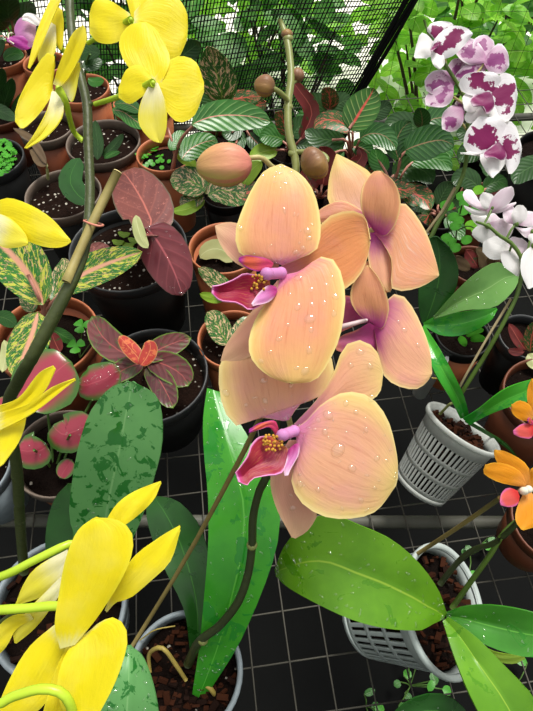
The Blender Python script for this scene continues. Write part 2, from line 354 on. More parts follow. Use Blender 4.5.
M['backleaf'] = leafm('sunlit_vine_leaf', '#9ad63c', '#7cc234', '#c4e67a', .05, vein='#aee05a', vf=7, vk=2, va=.4, rough=.45, transl=.5)  # sunlight put into the colour; brighter copy of the shaded vine leaf
M['backleaf2'] = leafm('shaded_vine_leaf', '#5da03c', '#45862e', '#8abc5c', .05, rough=.45, transl=.4)  # darker copy of the sunlit vine leaf, shade put into its colour
M['bark_shrub'] = plain('shrub_stem', '#5a4a34', .8, .4, 60, .4)
M['netting'] = plain('black_shade_netting', '#0f1110', .7, .3, 80, .0, spec=.2)
M['weedmat'] = plain('black_weed_mat', '#060707', .8, .5, 25, .3, spec=.12)
M['paleground'] = plain('overexposed_pale_ground', '#f3f1e6', .85, .1, 6, .2)  # near-white colour stands in for overexposed sunlit ground and sky
M['brick'] = plain('grey_brown_brick', '#5a5248', .85, .4, 60, .6)
M['whitecup'] = plain('white_plastic', '#dfe3e2', .35, .1)
# ------------------------------------------------------------------ reusable builders
ROT8 = Matrix.Rotation(math.radians(8), 4, 'Z')
def taper_pot(root, cx, cy, rx, zr, mat, rimmat=None, h=None, soil='soil', soildrop=.014, taper=.74, rimh=.016, axis=None, lip=.0022, soil_kind=True, chips=0):
    """pot standing with its rim centre seen at cx,cy; returns (rim centre, radius)"""
    d = DZ(cy, zr); c = P(cx, cy, d); r = rx*d/F; h = h or zr
    T = Matrix.Translation(c)
    if axis is not None: T = T @ Vector(axis).normalized().to_track_quat('Z', 'Y').to_matrix().to_4x4()
    rb = r*taper; t = .0022
    prof = [(.001, -h), (rb-.003, -h), (rb, -h+.003), (r*.93, -rimh), (r*.93-t, -rimh), (rb-t, -h+.006), (.001, -h+.005)]
    o = MB().lathe(prof, T).build('pot', mat, root)
    rp = [(r*.925, -rimh), (r*.985, -rimh), (r, -.002), (r-.0006, 0), (r-lip, 0), (r-lip-.001, -.003), (r*.925-t, -rimh)]
    MB().lathe(rp, T, closed=True).build('rim', rimmat or mat, o)
    if soil:
        mb = MB(); rows = []
        rs = r*.93-t
        for i in range(9):
            q = rs*i/8+.0005; rows.append([T @ Vector((q*math.cos(6.28319*j/32), q*math.sin(6.28319*j/32), -soildrop+random.uniform(-.0018, .0018)*(i < 8)+.003*(1-(i/8)**2))) for j in range(32)])
        mb.grid(rows, True).build('potting_soil', M[soil], root)
    if chips:
        mb = MB(); m2 = MB()
        for k in range(chips):
            a = random.uniform(0, 6.283); q = (r*.88)*math.sqrt(random.random()); s = random.uniform(.004, .011)
            R = Matrix.Rotation(random.uniform(0, 3), 3, 'X') @ Matrix.Rotation(random.uniform(0, 3), 3, 'Z')
            (mb if random.random() < .6 else m2).box(T @ Vector((q*math.cos(a), q*math.sin(a), -soildrop+random.uniform(0, .006))), (s, s*.5, s*.3), R)
        mb.build('bark_chips', M['bark'], root, smooth=False, kind='stuff'); m2.build('bark_chips', M['bark2'], root, smooth=False, kind='stuff')
    return T, r
def net_pot(root, c, axis, r, h, mat, rimw=.006, tiers=3, n=44, taper=.72, soil=True, base=True, band=.01):
    T = Matrix.Translation(c) @ Vector(axis).normalized().to_track_quat('Z', 'Y').to_matrix().to_4x4()
    rb = r*taper; R = lambda z: r*.95+(rb-r*.95)*(-z/h)
    mb = MB(); t = .0016
    top = -.016
    mb.lathe([(R(0), 0), (R(top), top), (R(top)-t, top), (R(0)-t, 0)], T, closed=True, seg=48)
    span = (h-.016-.006)/tiers; zs = top
    for k in range(tiers):
        z0 = zs-k*span; z1 = z0-span+band*.45
        for j in range(n):
            a = 6.28319*j/n; da = 6.28319/n*.27
            rows = []
            for z in (z0, z1):
                rows.append([T @ Vector((q*math.cos(a+e), q*math.sin(a+e), z)) for q, e in ((R(z), -da), (R(z), da), (R(z)-t, da), (R(z)-t, -da), (R(z), -da))])
            mb.grid(rows)
        zb = z0-span
        mb.lathe([(R(z1), z1), (R(zb), zb), (R(zb)-t, zb), (R(z1)-t, z1)], T, closed=True, seg=48)
    mb.lathe([(.001, -h), (rb, -h), (R(-h+.006), -h+.006), (R(-h+.006)-t, -h+.006), (rb-t, -h+t), (.001, -h+t)], T, seg=48)
    o = mb.build('pot', mat, root)
    MB().lathe([(R(0)-t, -.002), (r, -.004), (r+rimw*.3, -.002), (r+rimw*.3, .001), (r, .0022), (r-rimw, .0015), (r-rimw-.001, -.002)], T, closed=True, seg=48).build('rim', mat, o)
    if soil:
        rs = R(-.016)-t-.0005
        rows = []
        for i in range(9):
            q = rs*i/8+.0005; rows.append([T @ Vector((q*math.cos(6.28319*j/32), q*math.sin(6.28319*j/32), -.014+random.uniform(-.002, .002)*(i < 8)+.004*(1-(i/8)**2))) for j in range(32)])
        rows.append([T @ Vector(((R(-h+.008)-t-.001)*math.cos(6.28319*j/32), (R(-h+.008)-t-.001)*math.sin(6.28319*j/32), -h+.008)) for j in range(32)])
        MB().grid(rows, True).build('potting_soil', M['soilplain'], root)
        mb = MB(); m2 = MB()
        for k in range(150):
            a = random.uniform(0, 6.283); q = rs*.93*math.sqrt(random.random()); s = random.uniform(.004, .012)
            Rr = Matrix.Rotation(random.uniform(0, 3), 3, 'X') @ Matrix.Rotation(random.uniform(0, 3), 3, 'Z')
            (mb if random.random() < .6 else m2).box(T @ Vector((q*math.cos(a), q*math.sin(a), -.010+random.uniform(-.002, .005))), (s, s*.45, s*.3), Rr)
        mb.build('bark_chips', M['bark'], root, smooth=False, kind='stuff'); m2.build('bark_chips', M['bark2'], root, smooth=False, kind='stuff')
    return T
def drop_at(mb, rows, x, y, r, stretch=1.3):
    """one bead of water lying on a blade, at the place seen at x,y"""
    best = None
    for i in range(1, len(rows)-1):
        for j in range(1, len(rows[0])-1):
            p = rows[i][j]; a, c, d = px(p); e = (a-x)**2+(c-y)**2
            if best is None or e < best[0]: best = (e, i, j)
    e, i, j = best
    if e > 200: return
    p = rows[i][j]; n = (rows[i+1][j]-rows[i-1][j]).cross(rows[i][j+1]-rows[i][j-1]).normalized()
    if n.dot(CAM-p) < 0: n = -n
    q = P(x, y, px(p)[2]); q = q-n*((q-p).dot(n))
    R = n.to_track_quat('Z', 'Y').to_matrix() @ Matrix.Rotation(random.uniform(0, 3), 3, 'Z')
    mb.ball(q, (r*stretch*1.3, r*1.3, r*.8), R, 12, 8)
def scatter_drops(mb, rows, n, rmin, rmax, rnd):
    for k in range(n):
        i = rnd.uniform(1, len(rows)-2.01); j = rnd.uniform(.6, len(rows[0])-1.61)
        a, b = int(i), int(j); f, g = i-a, j-b
        p = rows[a][b]*(1-f)*(1-g)+rows[a+1][b]*f*(1-g)+rows[a][b+1]*(1-f)*g+rows[a+1][b+1]*f*g
        nn = (rows[a+1][b]-rows[a][b]).cross(rows[a][b+1]-rows[a][b])
        if nn.length < 1e-12: continue
        nn.normalize()
        if nn.dot(CAM-p) < 0: nn = -nn
        r = 1.05*rnd.uniform(rmin, rmax); R = nn.to_track_quat('Z', 'Y').to_matrix() @ Matrix.Rotation(rnd.uniform(0, 3), 3, 'Z')
        mb.ball(p, (r*rnd.uniform(1.0, 2.6), r*.9, r*.5), R, 8, 5)
def flower(root, pts, rad, mat, knob=.0025):
    """the pedicel and the knob the petals grow from; petals are its children"""
    mb = MB(); mb.tube(pts, rad, 8); p = Vector(pts[-1]); mb.ball(p, (knob,)*3, None, 8, 6)
    return mb.build('flower', mat, root)
rnd = random.Random(11)
TH = .0006
exec_later = []
def base_of(cx, cy, zr):
    c = PZ(cx, cy, zr); return Vector((c.x, c.y, 0.0))
def lf(root, pts, hw, z0, z1, mat, a=.55, b=.6, asym=1.0, name='leaf', th=.0007, drops=0, label=None, n=15, m=9, **kw):
    kw.setdefault('fold', -.0); 
    mb = sblade(pts, hw, DZ(pts[0][1], z0), DZ(pts[-1][1], z1), a, b, asym, n=n, m=m, **kw)
    o = mb.build(name, M[mat], root, solid=th, label=label)
    if drops:
        w = MB(); scatter_drops(w, mb.rows, drops, .0006, .0015, rnd)
        if w.v: w.build('water_drops', M['water'], o, kind='stuff')
    return o
def pt(root, name, L, R, d0, d1, mat, th=TH, drops=0, label=None, beads=(), parent=None, **kw):
    mb = patch(L, R, d0, d1, **kw)
    o = mb.build(name, M[mat], parent or root, solid=th, label=label)
    return o, mb.rows
def tubepart(root, name, pts, rad, mat, label=None, seg=8, sub=4):
    return MB().tube(pts, rad, seg, True, sub).build(name, M[mat], root, label=label)
A_ = lambda pts: cv(180, 160, 2.961, pts)
B_ = lambda pts: cv(180, 320, 2.961, pts)
F_ = lambda pts: cv(320, 140, 2.736, pts)
Y_ = lambda pts: cv(0, 480, 2.961, pts)
S_ = lambda pts: cv(410, 0, 3.951, pts)
W_ = lambda pts: cv(430, 170, 5.175, pts)
O_ = lambda pts: cv(473, 360, 3.742, pts)
N_ = lambda pts: cv(353, 480, 2.961, pts)
R_ = lambda pts: cv(353, 160, 2.961, pts)
Q_ = lambda pts: cv(353, 320, 2.961, pts)
# =================================================================== SETTING
def quad(name, x0, x1, y0, y1, z, mat, nx=2, ny=2, bump=0):
    mb = MB(); mb.grid([[Vector((x0+(x1-x0)*i/nx, y0+(y1-y0)*j/ny, z+random.uniform(-bump, bump))) for i in range(nx+1)] for j in range(ny+1)])
    o = mb.build(name, mat, origin=((x0+x1)/2, (y0+y1)/2, z)); o['kind'] = 'structure'; return o
quad('floor', -2.2, 2.2, -1.0, 1.66, -.55, M['weedmat'], 30, 20, .012)
quad('ground', -7, 7, 1.66, 9, -.58, M['paleground'], 4, 4)
# bench
bench = thing('wire_mesh_bench', 'dark bench topped with a grid of thin pale wires under all the pots', 'bench', (0, .45, -.55))
BR = Matrix.Translation(Vector((0, .5, 0))) @ Matrix.Rotation(math.radians(7.5), 4, 'Z')
mb = MB()
for i in range(-22, 23):
    x = i*.0405+.008
    mb.tube([BR @ Vector((x+random.uniform(-.001, .001), y, 0.0-random.uniform(0, .002))) for y in (-.62, -.3, 0, .3, .58)], .00095, 5, True, 3)
for j in range(-12, 12):
    y = j*.0500+.012
    mb.tube([BR @ Vector((x, y+random.uniform(-.0015, .0015), -.0018-random.uniform(0, .002))) for x in (-.9, -.5, -.2, 0, .2, .5, .9)], .00095, 5, True, 3)
mb.build('wire_grid', M['wire'], bench)
def pipe(name, a, b, r, mat='pipe'): MB().tube([a, b], r, 14, True, 1).build(name, M[mat], bench)
yb = PZ(420, 522, -.012)
pipe('frame_pipe', Vector((-.95, yb.y+.004, -.0135)), Vector((.95, yb.y-.002, -.0135)), .0078)
pipe('frame_pipe', Vector((-.95, -.10, -.0135)), Vector((.95, .02, -.0135)), .0078)
pipe('frame_pipe', Vector((-.95, .98, -.0135)), Vector((.95, 1.08, -.0135)), .0078)
for x, y in ((-.9, -.09), (.9, .01), (-.9, .985), (.9, 1.075)): pipe('leg', Vector((x, y, -.55)), Vector((x, y, -.014)), .01)
# shade netting hung behind the bench: woven strands, real holes
def netting(name, c0, c1, c2, c3, nu, nv, w, label, hem=None):
    """corners: bottom left, bottom right, top right, top left"""
    root = thing(name, label, 'netting', (Vector(c0)+Vector(c1))/2)
    c0, c1, c2, c3 = map(Vector, (c0, c1, c2, c3))
    def q(u, v):
        p = (c0*(1-u)+c1*u)*(1-v)+(c3*(1-u)+c2*u)*v
        return p+Vector((0, .012*math.sin(u*23+v*3)+.006*math.sin(u*61+1), .0))
    mb = MB()
    for i in range(nu+1):
        u = i/nu; ww = w*random.uniform(.7, 1.4)
        mb.tube([q(u, v/5) for v in range(6)], ww, 4, False, 1)
    for j in range(nv+1):
        v = j/nv; ww = w*random.uniform(.5, 1.1)
        mb.tube([q(u/14, v) for u in range(15)], ww, 4, False, 1)
    mb.build('mesh', M['netting'], root, smooth=False)
    if hem:
        m = MB()
        for k in range(7):
            m.tube([q(1, v/6)+Vector((.004*k+.002*math.sin(v*2+k), -.004-.002*(k % 2), 0)) for v in range(7)], .0026, 5, True, 2)
        m.build('folded_hem', M['netting'], root)
    return root
def net_pt(x, y, Y):   # point of the ray through x,y on the hanging plane at distance Y
    d = Y/(CP+SP*(355.5-y)/F); return P(x, y, d)
nb = net_pt(352, 88, 1.18); nt = net_pt(412, -14, 1.18)
dirn = (nt-nb).normalized()
netting('shade_netting', Vector((-1.0, 1.14, -.54)), nb+dirn*(-.3), nt+dirn*.08, Vector((-1.0, 1.14, nt.z+.05)), 190, 60, .00115,
        'black woven shade netting hung behind the pots, ending in a dark folded hem', hem=True)

# =================================================================== PEACH ORCHID
peach = thing('orchid_plant', 'peach orchid with four big wet flowers in a grey rimmed pot at the bottom', 'orchid', base_of(185, 672, .105))
taper_pot(peach, 185, 672, 58, .105, M['grey'], M['grey'], chips=170, soildrop=.016, lip=.004, soil='soilplain')
# leaves
L = [(193, 709), (192, 696), (199, 649), (203, 608), (208, 547), (208, 497), (204, 455), (203, 420), (207, 388)]
R = [(197, 709), (222, 672), (241, 640), (262, 592), (276, 550), (280, 515), (272, 485), (250, 440), (220, 392)]
o, rw = pt(peach, 'leaf', L, R, .50, .50, 'orchidleafbright', th=.0012, arch=-.045, fold=-.006, bulge=.0, n=26, m=13, label='long bright green wet leaf')
w = MB(); scatter_drops(w, rw, 130, .0005, .0013, rnd); w.build('water_drops', M['water'], o, kind='stuff')
o, rw = pt(peach, 'leaf', [(190, 652), (184, 610), (165, 570), (151, 535), (146, 510), (152, 498)], [(206, 645), (210, 580), (205, 540), (193, 516), (176, 500), (158, 496)], .515, .56, 'orchidleafdark', th=.0012, arch=-.02, fold=.004, label='darker leaf behind')
# roots, stake and spike
tubepart(peach, 'aerial_root', [P(150, 672, .505), P(149, 655, .50), P(157, 648, .49), P(165, 650, .487), P(176, 665, .492), P(186, 680, .50)], [.0016, .0018, .002, .002, .002, .0018], 'root')
tubepart(peach, 'aerial_root', [P(196, 690, .50), P(205, 685, .493), P(213, 692, .495), P(218, 706, .51)], .0022, 'root')
tubepart(peach, 'aerial_root', [P(140, 640, .505), P(155, 630, .495), P(175, 626, .50)], .0006, 'root')
tubepart(peach, 'stake', [P(131, 648, .49), P(185, 560, .44), P(250, 440, .365), P(268, 402, .345)], .0018, 'stake', 'thin brown bamboo stake', sub=2)
sp = [P(188, 664, .50), P(199, 642, .47), P(219, 626, .455), P(238, 602, .44), P(248, 574, .43), P(252, 545, .42), P(253, 518, .41), P(259, 492, .40), P(268, 470, .39), P(280, 400, .375), P(288, 300, .365), P(293, 210, .36), P(296, 165, .36), P(289, 135, .36), P(288, 105, .362), P(291, 80, .365), P(290, 60, .367), P(287, 40, .369), P(280, 20, .371)]
tubepart(peach, 'flower_spike', sp[:10], [.0042, .0038, .0036, .0034, .0034, .0032, .0031, .0030, .003, .0028], 'stem_dark', 'dark flower spike', sub=5)
tubepart(peach, 'flower_spike', sp[9:], [.0028, .0026, .0025, .0026, .0026, .0026, .0026, .0024, .0024, .0016], 'stem_olive', 'olive upper spike', sub=5)
mb = MB()
for x, y, d, r in ((252, 545, .42, .0043), (203, 640, .466, .0046), (288, 38, .369, .0036), (288, 107, .362, .0035), (293, 153, .36, .0034)):
    mb = MB(); mb.ball(P(x, y, d), (r, r, r*.7), None, 10, 6); mb.build('spike_node', M['stem_olive'], peach)
# buds
def bud(x0, y0, x1, y1, d, hw, mat, ped, pr, label=None, pmat='ped_pale'):
    a, b = P(x0, y0, d), P(x1, y1, d); ax = (b-a); l = ax.length/2; R3 = ax.normalized().to_track_quat('Z', 'Y').to_matrix()
    mb = MB(); mb.ball((a+b)/2, (hw, hw, l), R3, 24, 14, prof=lambda z: (1.0-.10*z)*(1+.10*(1-z*z)))
    cq = R3.transposed() @ (CAM-(a+b)/2); ac = math.atan2(cq.y, cq.x)+.3
    for k in range(len(mb.v)):
        q = R3.transposed() @ (mb.v[k]-(a+b)/2); ang = math.atan2(q.y, q.x); mb.v[k] = (a+b)/2+R3 @ Vector((q.x*(1-.13*abs(math.cos(1.5*(ang-ac)))**10), q.y*(1-.13*abs(math.cos(1.5*(ang-ac)))**10), q.z))
    o = mb.build('bud', M[mat], peach, label=label)
    MB().tube(ped, pr, 8).build('pedicel', M[pmat], o)
bud(252, 164, 196, 167, .335, .0118, 'bud_peach', [P(249, 158, .335), P(262, 158, .337), P(274, 168, .345), P(290, 172, .358)], .0016, 'large pink and yellow closed bud')
bud(275, 88, 254, 84, .352, .0062, 'bud_brown', [P(266, 85, .35), P(278, 91, .353), P(288, 100, .36)], .0016, 'small greenish brown bud', 'stem_olive')
bud(296, 82, 299, 68, .368, .0042, 'bud_brown', [P(297, 80, .368), P(292, 84, .366)], .0012, 'tiny brown bud', 'stem_olive')
bud(325, 157, 303, 171, .352, .0098, 'bud_brown', [P(296, 152, .36), P(310, 152, .357), P(322, 154, .355), P(327, 160, .353), P(320, 165, .352)], .0017, 'dark brown drooping bud', 'stem_olive')
mb = MB(); mb.ball(P(287, 34, .369), (.004, .0035, .003), None, 8, 6); mb.build('bud_scar', M['bud_brown'], peach)
# --- flower 1
f = flower(peach, [P(291, 250, .365), P(289, 262, .34), P(286, 272, .322)], .0018, M['ped_pale'])
rows = {}
def pet(f, name, key, L, R, d0, d1, mat, **kw):
    o, r = pt(None, name, L, R, d0, d1, mat, parent=f, **kw); rows[key] = r; return o
pet(f, 'petal', 'a1', A_([(290, 335), (200, 322), (150, 292), (115, 242), (103, 196)]), A_([(292, 310), (220, 250), (178, 192), (140, 184), (106, 193)]), .322, .335, 'palesepal', bulge=.002)
pet(f, 'petal', 'a2', A_([(300, 316), (350, 275), (400, 215), (440, 168), (500, 150), (545, 165), (562, 235)]), A_([(300, 342), (370, 350), (430, 370), (485, 383), (530, 345), (555, 290), (562, 240)]), .316, .322, 'orangeback', bulge=-.004, arch=.002, roll=.006, seed=2, ruf=.0006)
pet(f, 'petal', 'a3', A_([(287, 308), (215, 298), (172, 270), (164, 210), (183, 150), (213, 85), (250, 32), (296, 12)]), A_([(304, 312), (365, 287), (406, 264), (417, 212), (412, 150), (392, 85), (355, 40), (302, 12)]), .312, .316, 'peach', bulge=.005, arch=-.004, ruf=.0007, seed=1)
pet(f, 'petal', 'a4', [(278, 280), (262, 300), (240, 325), (226, 345), (221, 361)], [(286, 285), (272, 330), (256, 352), (240, 361), (223, 363)], .318, .328, 'palesepal', bulge=.002)
pet(f, 'petal', 'a5', [(280, 277), (276, 291), (266, 303), (255, 321), (249, 340), (250, 355), (257, 366), (270, 376), (287, 382)], [(288, 275), (302, 271), (322, 257), (337, 264), (345, 290), (344, 312), (340, 335), (332, 355), (316, 379), (292, 383)], .308, .298, 'peach', bulge=.006, arch=-.005, ruf=.0008, seed=3, n=22, m=15)
pet(f, 'lip', 'al', A_([(262, 345), (225, 340), (190, 335), (160, 352), (120, 368), (95, 372)]), A_([(268, 385), (240, 430), (205, 445), (170, 425), (120, 418), (93, 395)]), .304, .285, 'lip', bulge=-.002, fold=.004, ruf=.0015, seed=1)
pet(f, 'lip_lobe', 'al2', A_([(270, 322), (235, 330), (205, 322), (188, 312), (174, 300)]), A_([(278, 305), (258, 292), (225, 285), (195, 282), (176, 288)]), .303, .292, 'liptop', bulge=.002)
pet(f, 'lip_lobe', 'al3', A_([(284, 378), (262, 372), (238, 388), (222, 408), (212, 428)]), A_([(286, 390), (275, 408), (255, 424), (230, 430), (214, 432)]), .302, .289, 'lippale', bulge=.002)
def column(f, a, b, r0, r1):
    mb = MB(); a, b = Vector(a), Vector(b); mb.tube([a, a*.6+b*.4, b], [r0, r0*1.05, r1], 10, True, 4); mb.ball(b, (r1*1.25, r1*1.1, r1*1.25), None, 10, 7); mb.ball(a, (r0*1.15,)*3, None, 10, 7)
    return mb.build('column', M['column'], f)
column(f, P(281, 273, .306), P(267, 274, .297), .0030, .0031)
mb = MB()
for k in range(26): mb.ball(P(258+random.uniform(-10, 10), 281+random.uniform(-6, 9), .2955+random.uniform(-.001, .002)), (.0009, .0009, .0009), None, 6, 4)
mb.build('crest', M['colyellow'], f)
def beads(f, lst):
    for key, x, y, r in lst:
        mb = MB(); drop_at(mb, rows[key], x, y, r)
        if mb.v: mb.build('water_drop', M['water'], f)
beads(f, [('a3', 308, 231, .0015), ('a3', 309, 238, .0011), ('a3', 240, 228, .0012), ('a3', 296, 252, .0011), ('a3', 303, 248, .001),
          ('a5', 299, 279, .0016), ('a5', 311, 290, .0014), ('a5', 298, 307, .0017), ('a5', 312, 305, .0013), ('a5', 324, 303, .0013), ('a5', 335, 297, .0016), ('a5', 310, 319, .0023), ('a5', 334, 314, .0013), ('a5', 289, 294, .0011),
          ('a5', 311, 330, .0013), ('a5', 309, 350, .0016), ('a5', 279, 339, .0013), ('a5', 297, 368, .0012), ('a5', 305, 371, .0018), ('a5', 261, 361, .0012), ('a5', 326, 285, .0012), ('a5', 332, 277, .001), ('a5', 288, 325, .001), ('a5', 270, 352, .001)])
w = MB()
for k in ('a3', 'a5'): scatter_drops(w, rows[k], 40, .0004, .0010, rnd)
w.build('fine_droplets', M['water'], f, kind='stuff')
# --- flower 2
f = flower(peach, [P(284, 400, .375), P(288, 415, .345), P(291, 428, .325)], .0018, M['ped_pale'])
pet(f, 'petal', 'b1', [(283, 421), (258, 418), (237, 426), (225, 412), (219, 388), (221, 360), (240, 340), (268, 336)], [(289, 420), (301, 404), (322, 395), (334, 376), (330, 355), (315, 342), (292, 336), (272, 336)], .318, .334, 'peachlow', bulge=.003, arch=-.003, ruf=.0008, seed=4)
pet(f, 'petal', 'b2', [(294, 424), (318, 398), (334, 372), (344, 347), (360, 340), (376, 350), (383, 372)], [(298, 432), (322, 414), (344, 404), (368, 402), (380, 392), (383, 376)], .318, .322, 'peachlow', bulge=.003, ruf=.0006, seed=5)
pet(f, 'petal', 'b4', [(289, 440), (276, 462), (270, 480), (276, 507), (292, 537)], [(298, 440), (302, 470), (312, 505), (318, 513), (308, 530), (295, 538)], .318, .322, 'palesepal', bulge=.002)
pet(f, 'petal', 'b3', [(296, 427), (306, 421), (322, 404), (345, 392), (370, 397), (388, 420), (397, 455), (398, 478)], [(296, 437), (297, 460), (291, 478), (299, 500), (320, 515), (345, 519), (375, 512), (396, 486)], .311, .306, 'peachlow', bulge=.006, arch=-.006, ruf=.0008, seed=6, n=22, m=15)
pet(f, 'lip', 'bl', B_([(270, 345), (235, 345), (210, 370), (200, 400), (180, 430), (163, 452)]), B_([(318, 380), (325, 410), (300, 455), (260, 462), (215, 470), (200, 490), (172, 480)]), .308, .295, 'lip', bulge=-.002, fold=.004, ruf=.0012, seed=3)
pet(f, 'lip_lobe', 'bl2', B_([(285, 345), (265, 318), (235, 325), (205, 335)]), B_([(292, 320), (280, 298), (245, 303), (206, 322)]), .306, .297, 'liptop', bulge=.002)
pet(f, 'lip_lobe', 'bl3', B_([(322, 385), (318, 410), (308, 440), (312, 462)]), B_([(335, 372), (352, 368), (348, 405), (318, 460)]), .305, .298, 'lippale', bulge=.002)
column(f, P(294, 431, .307), P(283, 435, .300), .0030, .0031)
mb = MB()
for k in range(34): mb.ball(P(273+random.uniform(-10, 10), 443+random.uniform(-9, 8), .2985+random.uniform(-.001, .002)), (.0009, .0009, .0009), None, 6, 4)
mb.build('crest', M['colyellow'], f)
beads(f, [('b3', 338, 450, .0026), ('b3', 328, 415, .0018), ('b3', 318, 420, .001), ('b3', 325, 432, .0012), ('b3', 346, 403, .0012), ('b3', 372, 398, .0014), ('b3', 356, 412, .001), ('b3', 352, 468, .0015), ('b3', 300, 484, .0013), ('b3', 366, 430, .001), ('b3', 377, 458, .0012), ('b3', 318, 490, .001), ('b3', 361, 500, .0011),
          ('b1', 226, 393, .0015), ('b1', 264, 381, .0015), ('b1', 265, 401, .0013), ('b1', 291, 386, .001), ('b1', 246, 405, .0009), ('b2', 360, 352, .0015), ('b2', 370, 366, .0013), ('b2', 351, 365, .0011), ('b4', 293, 508, .0014), ('b4', 291, 495, .001)])
w = MB()
for k in ('b1', 'b3'): scatter_drops(w, rows[k], 40, .0004, .0010, rnd)
w.build('fine_droplets', M['water'], f, kind='stuff')
# --- flower 3 (turned away, upper right)
f = flower(peach, [P(294, 215, .36), P(320, 222, .362), P(352, 228, .358), P(372, 231, .35)], .0017, M['ped_pale'])
pet(f, 'petal', 'c0', F_([(140, 250), (90, 245), (40, 235), (0, 225), (-20, 215)]), F_([(142, 230), (110, 190), (60, 165), (15, 180), (-20, 205)]), .352, .35, 'copper', bulge=.004)
pet(f, 'petal', 'c1', F_([(135, 235), (70, 215), (25, 175), (22, 130), (28, 90), (44, 38)]), F_([(150, 232), (156, 180), (152, 140), (140, 92), (95, 62), (47, 38)]), .352, .358, 'creamtop', bulge=.004)
pet(f, 'petal', 'c3', F_([(158, 248), (190, 228), (212, 170), (235, 175), (262, 205), (292, 255), (316, 325), (326, 368)]), F_([(150, 256), (170, 280), (196, 330), (196, 405), (235, 412), (280, 400), (324, 374)]), .347, .342, 'peachstreak', bulge=.004, arch=-.004, ruf=.0006, seed=8)
pet(f, 'petal', 'c4', F_([(138, 250), (132, 290), (134, 340), (155, 390), (186, 416)]), F_([(160, 254), (186, 300), (200, 350), (200, 395), (190, 416)]), .349, .346, 'peachpink', bulge=.003)
pet(f, 'petal', 'c2', F_([(146, 248), (118, 205), (111, 165), (120, 120), (145, 88), (162, 84)]), F_([(156, 255), (180, 262), (208, 228), (221, 172), (205, 118), (168, 85)]), .344, .335, 'copper', bulge=-.005, arch=-.006, ruf=.0004)
# --- flower 4
f = flower(peach, [P(288, 300, .365), P(315, 333, .35), P(340, 327, .338), P(366, 320, .336)], [.002, .0018, .0016, .0012], M['ped_white'], .0012)
pet(f, 'petal', 'd0', F_([(140, 500), (110, 440), (105, 380), (125, 335), (150, 325)]), F_([(160, 500), (180, 450), (182, 400), (170, 350), (152, 325)]), .347, .35, 'copper', bulge=.003)
pet(f, 'petal', 'd1', F_([(140, 498), (105, 505), (70, 520), (45, 530)]), F_([(142, 488), (115, 450), (78, 425), (50, 440), (40, 500)]), .345, .342, 'magpetal', bulge=.003)
pet(f, 'petal', 'd4', F_([(135, 500), (100, 520), (60, 535), (40, 560)]), F_([(155, 512), (165, 560), (140, 590), (90, 590), (45, 575)]), .344, .342, 'magpetal', bulge=.003)
pet(f, 'petal', 'd3', F_([(155, 502), (175, 455), (195, 424), (222, 424), (245, 445), (275, 500), (300, 570), (307, 635)]), F_([(148, 515), (160, 590), (175, 645), (215, 674), (262, 682), (290, 665), (306, 642)]), .342, .335, 'peachpink', bulge=.004, arch=-.004, ruf=.0006, seed=9)
pet(f, 'petal', 'd2', F_([(140, 498), (108, 480), (84, 440), (90, 395), (112, 360), (130, 343)]), F_([(152, 512), (172, 515), (186, 480), (188, 445), (165, 385), (133, 343)]), .338, .331, 'copper', bulge=-.005, arch=-.005)
beads(f, [('d3', 404, 330, .0012), ('d3', 398, 322, .0009), ('d3', 418, 345, .001)])

# =================================================================== YELLOW ORCHID
yel = thing('orchid_plant', 'yellow orchid with a thick mottled stem and many large flowers at the left', 'orchid', base_of(58, 606, .10))
taper_pot(yel, 58, 606, 68, .10, M['grey'], M['grey'], chips=150, lip=.004, soil='soilplain')
spk = [P(24, 572, .55), P(20, 520, .50), P(17, 470, .45), P(8, 410, .40), P(18, 382, .37), P(31, 359, .345), P(58, 308, .34), P(78, 268, .345), P(87, 235, .355), P(90, 190, .362), P(88, 140, .37), P(87, 105, .375), P(80, 75, .38), P(73, 45, .385), P(70, 10, .39), P(69, -25, .395)]
tubepart(yel, 'flower_spike', spk, [.0046, .0046, .0045, .0043, .0042, .0042, .0041, .0036, .0033, .0031, .0031, .0031, .003, .0029, .0029, .0028], 'stem_yellowplant', sub=5, seg=12)
mb = MB()
for x, y, d, r in ((20, 520, .50, .0052), (17, 475, .455, .0052), (88, 140, .37, .0036), (88, 104, .375, .0035), (74, 48, .385, .0034)):
    mb = MB(); mb.ball(P(x, y, d), (r, r, r*.6), None, 10, 6); mb.build('spike_node', M['stem_yellowplant'], yel)
st = tubepart(yel, 'stake', [P(117, 173, .352), P(90, 228, .346), P(66, 282, .337)], .0029, 'cutstake', 'cut pale wooden stake', seg=10, sub=2)
MB().lathe([(.0001, .0006), (.0027, .0006), (.0029, 0)], Matrix.Translation(P(117.3, 172.4, .352)) @ (P(117, 173, .352)-P(90, 228, .346)).to_track_quat('Z', 'Y').to_matrix().to_4x4(), 12).build('cut_end', M['paletip'], st)
tubepart(yel, 'twist_tie', [P(84, 221, .349), P(91, 224, .342), P(99, 226, .341), P(103, 225, .35), P(94, 222, .362), P(84, 220, .352)], .0007, 'tie')
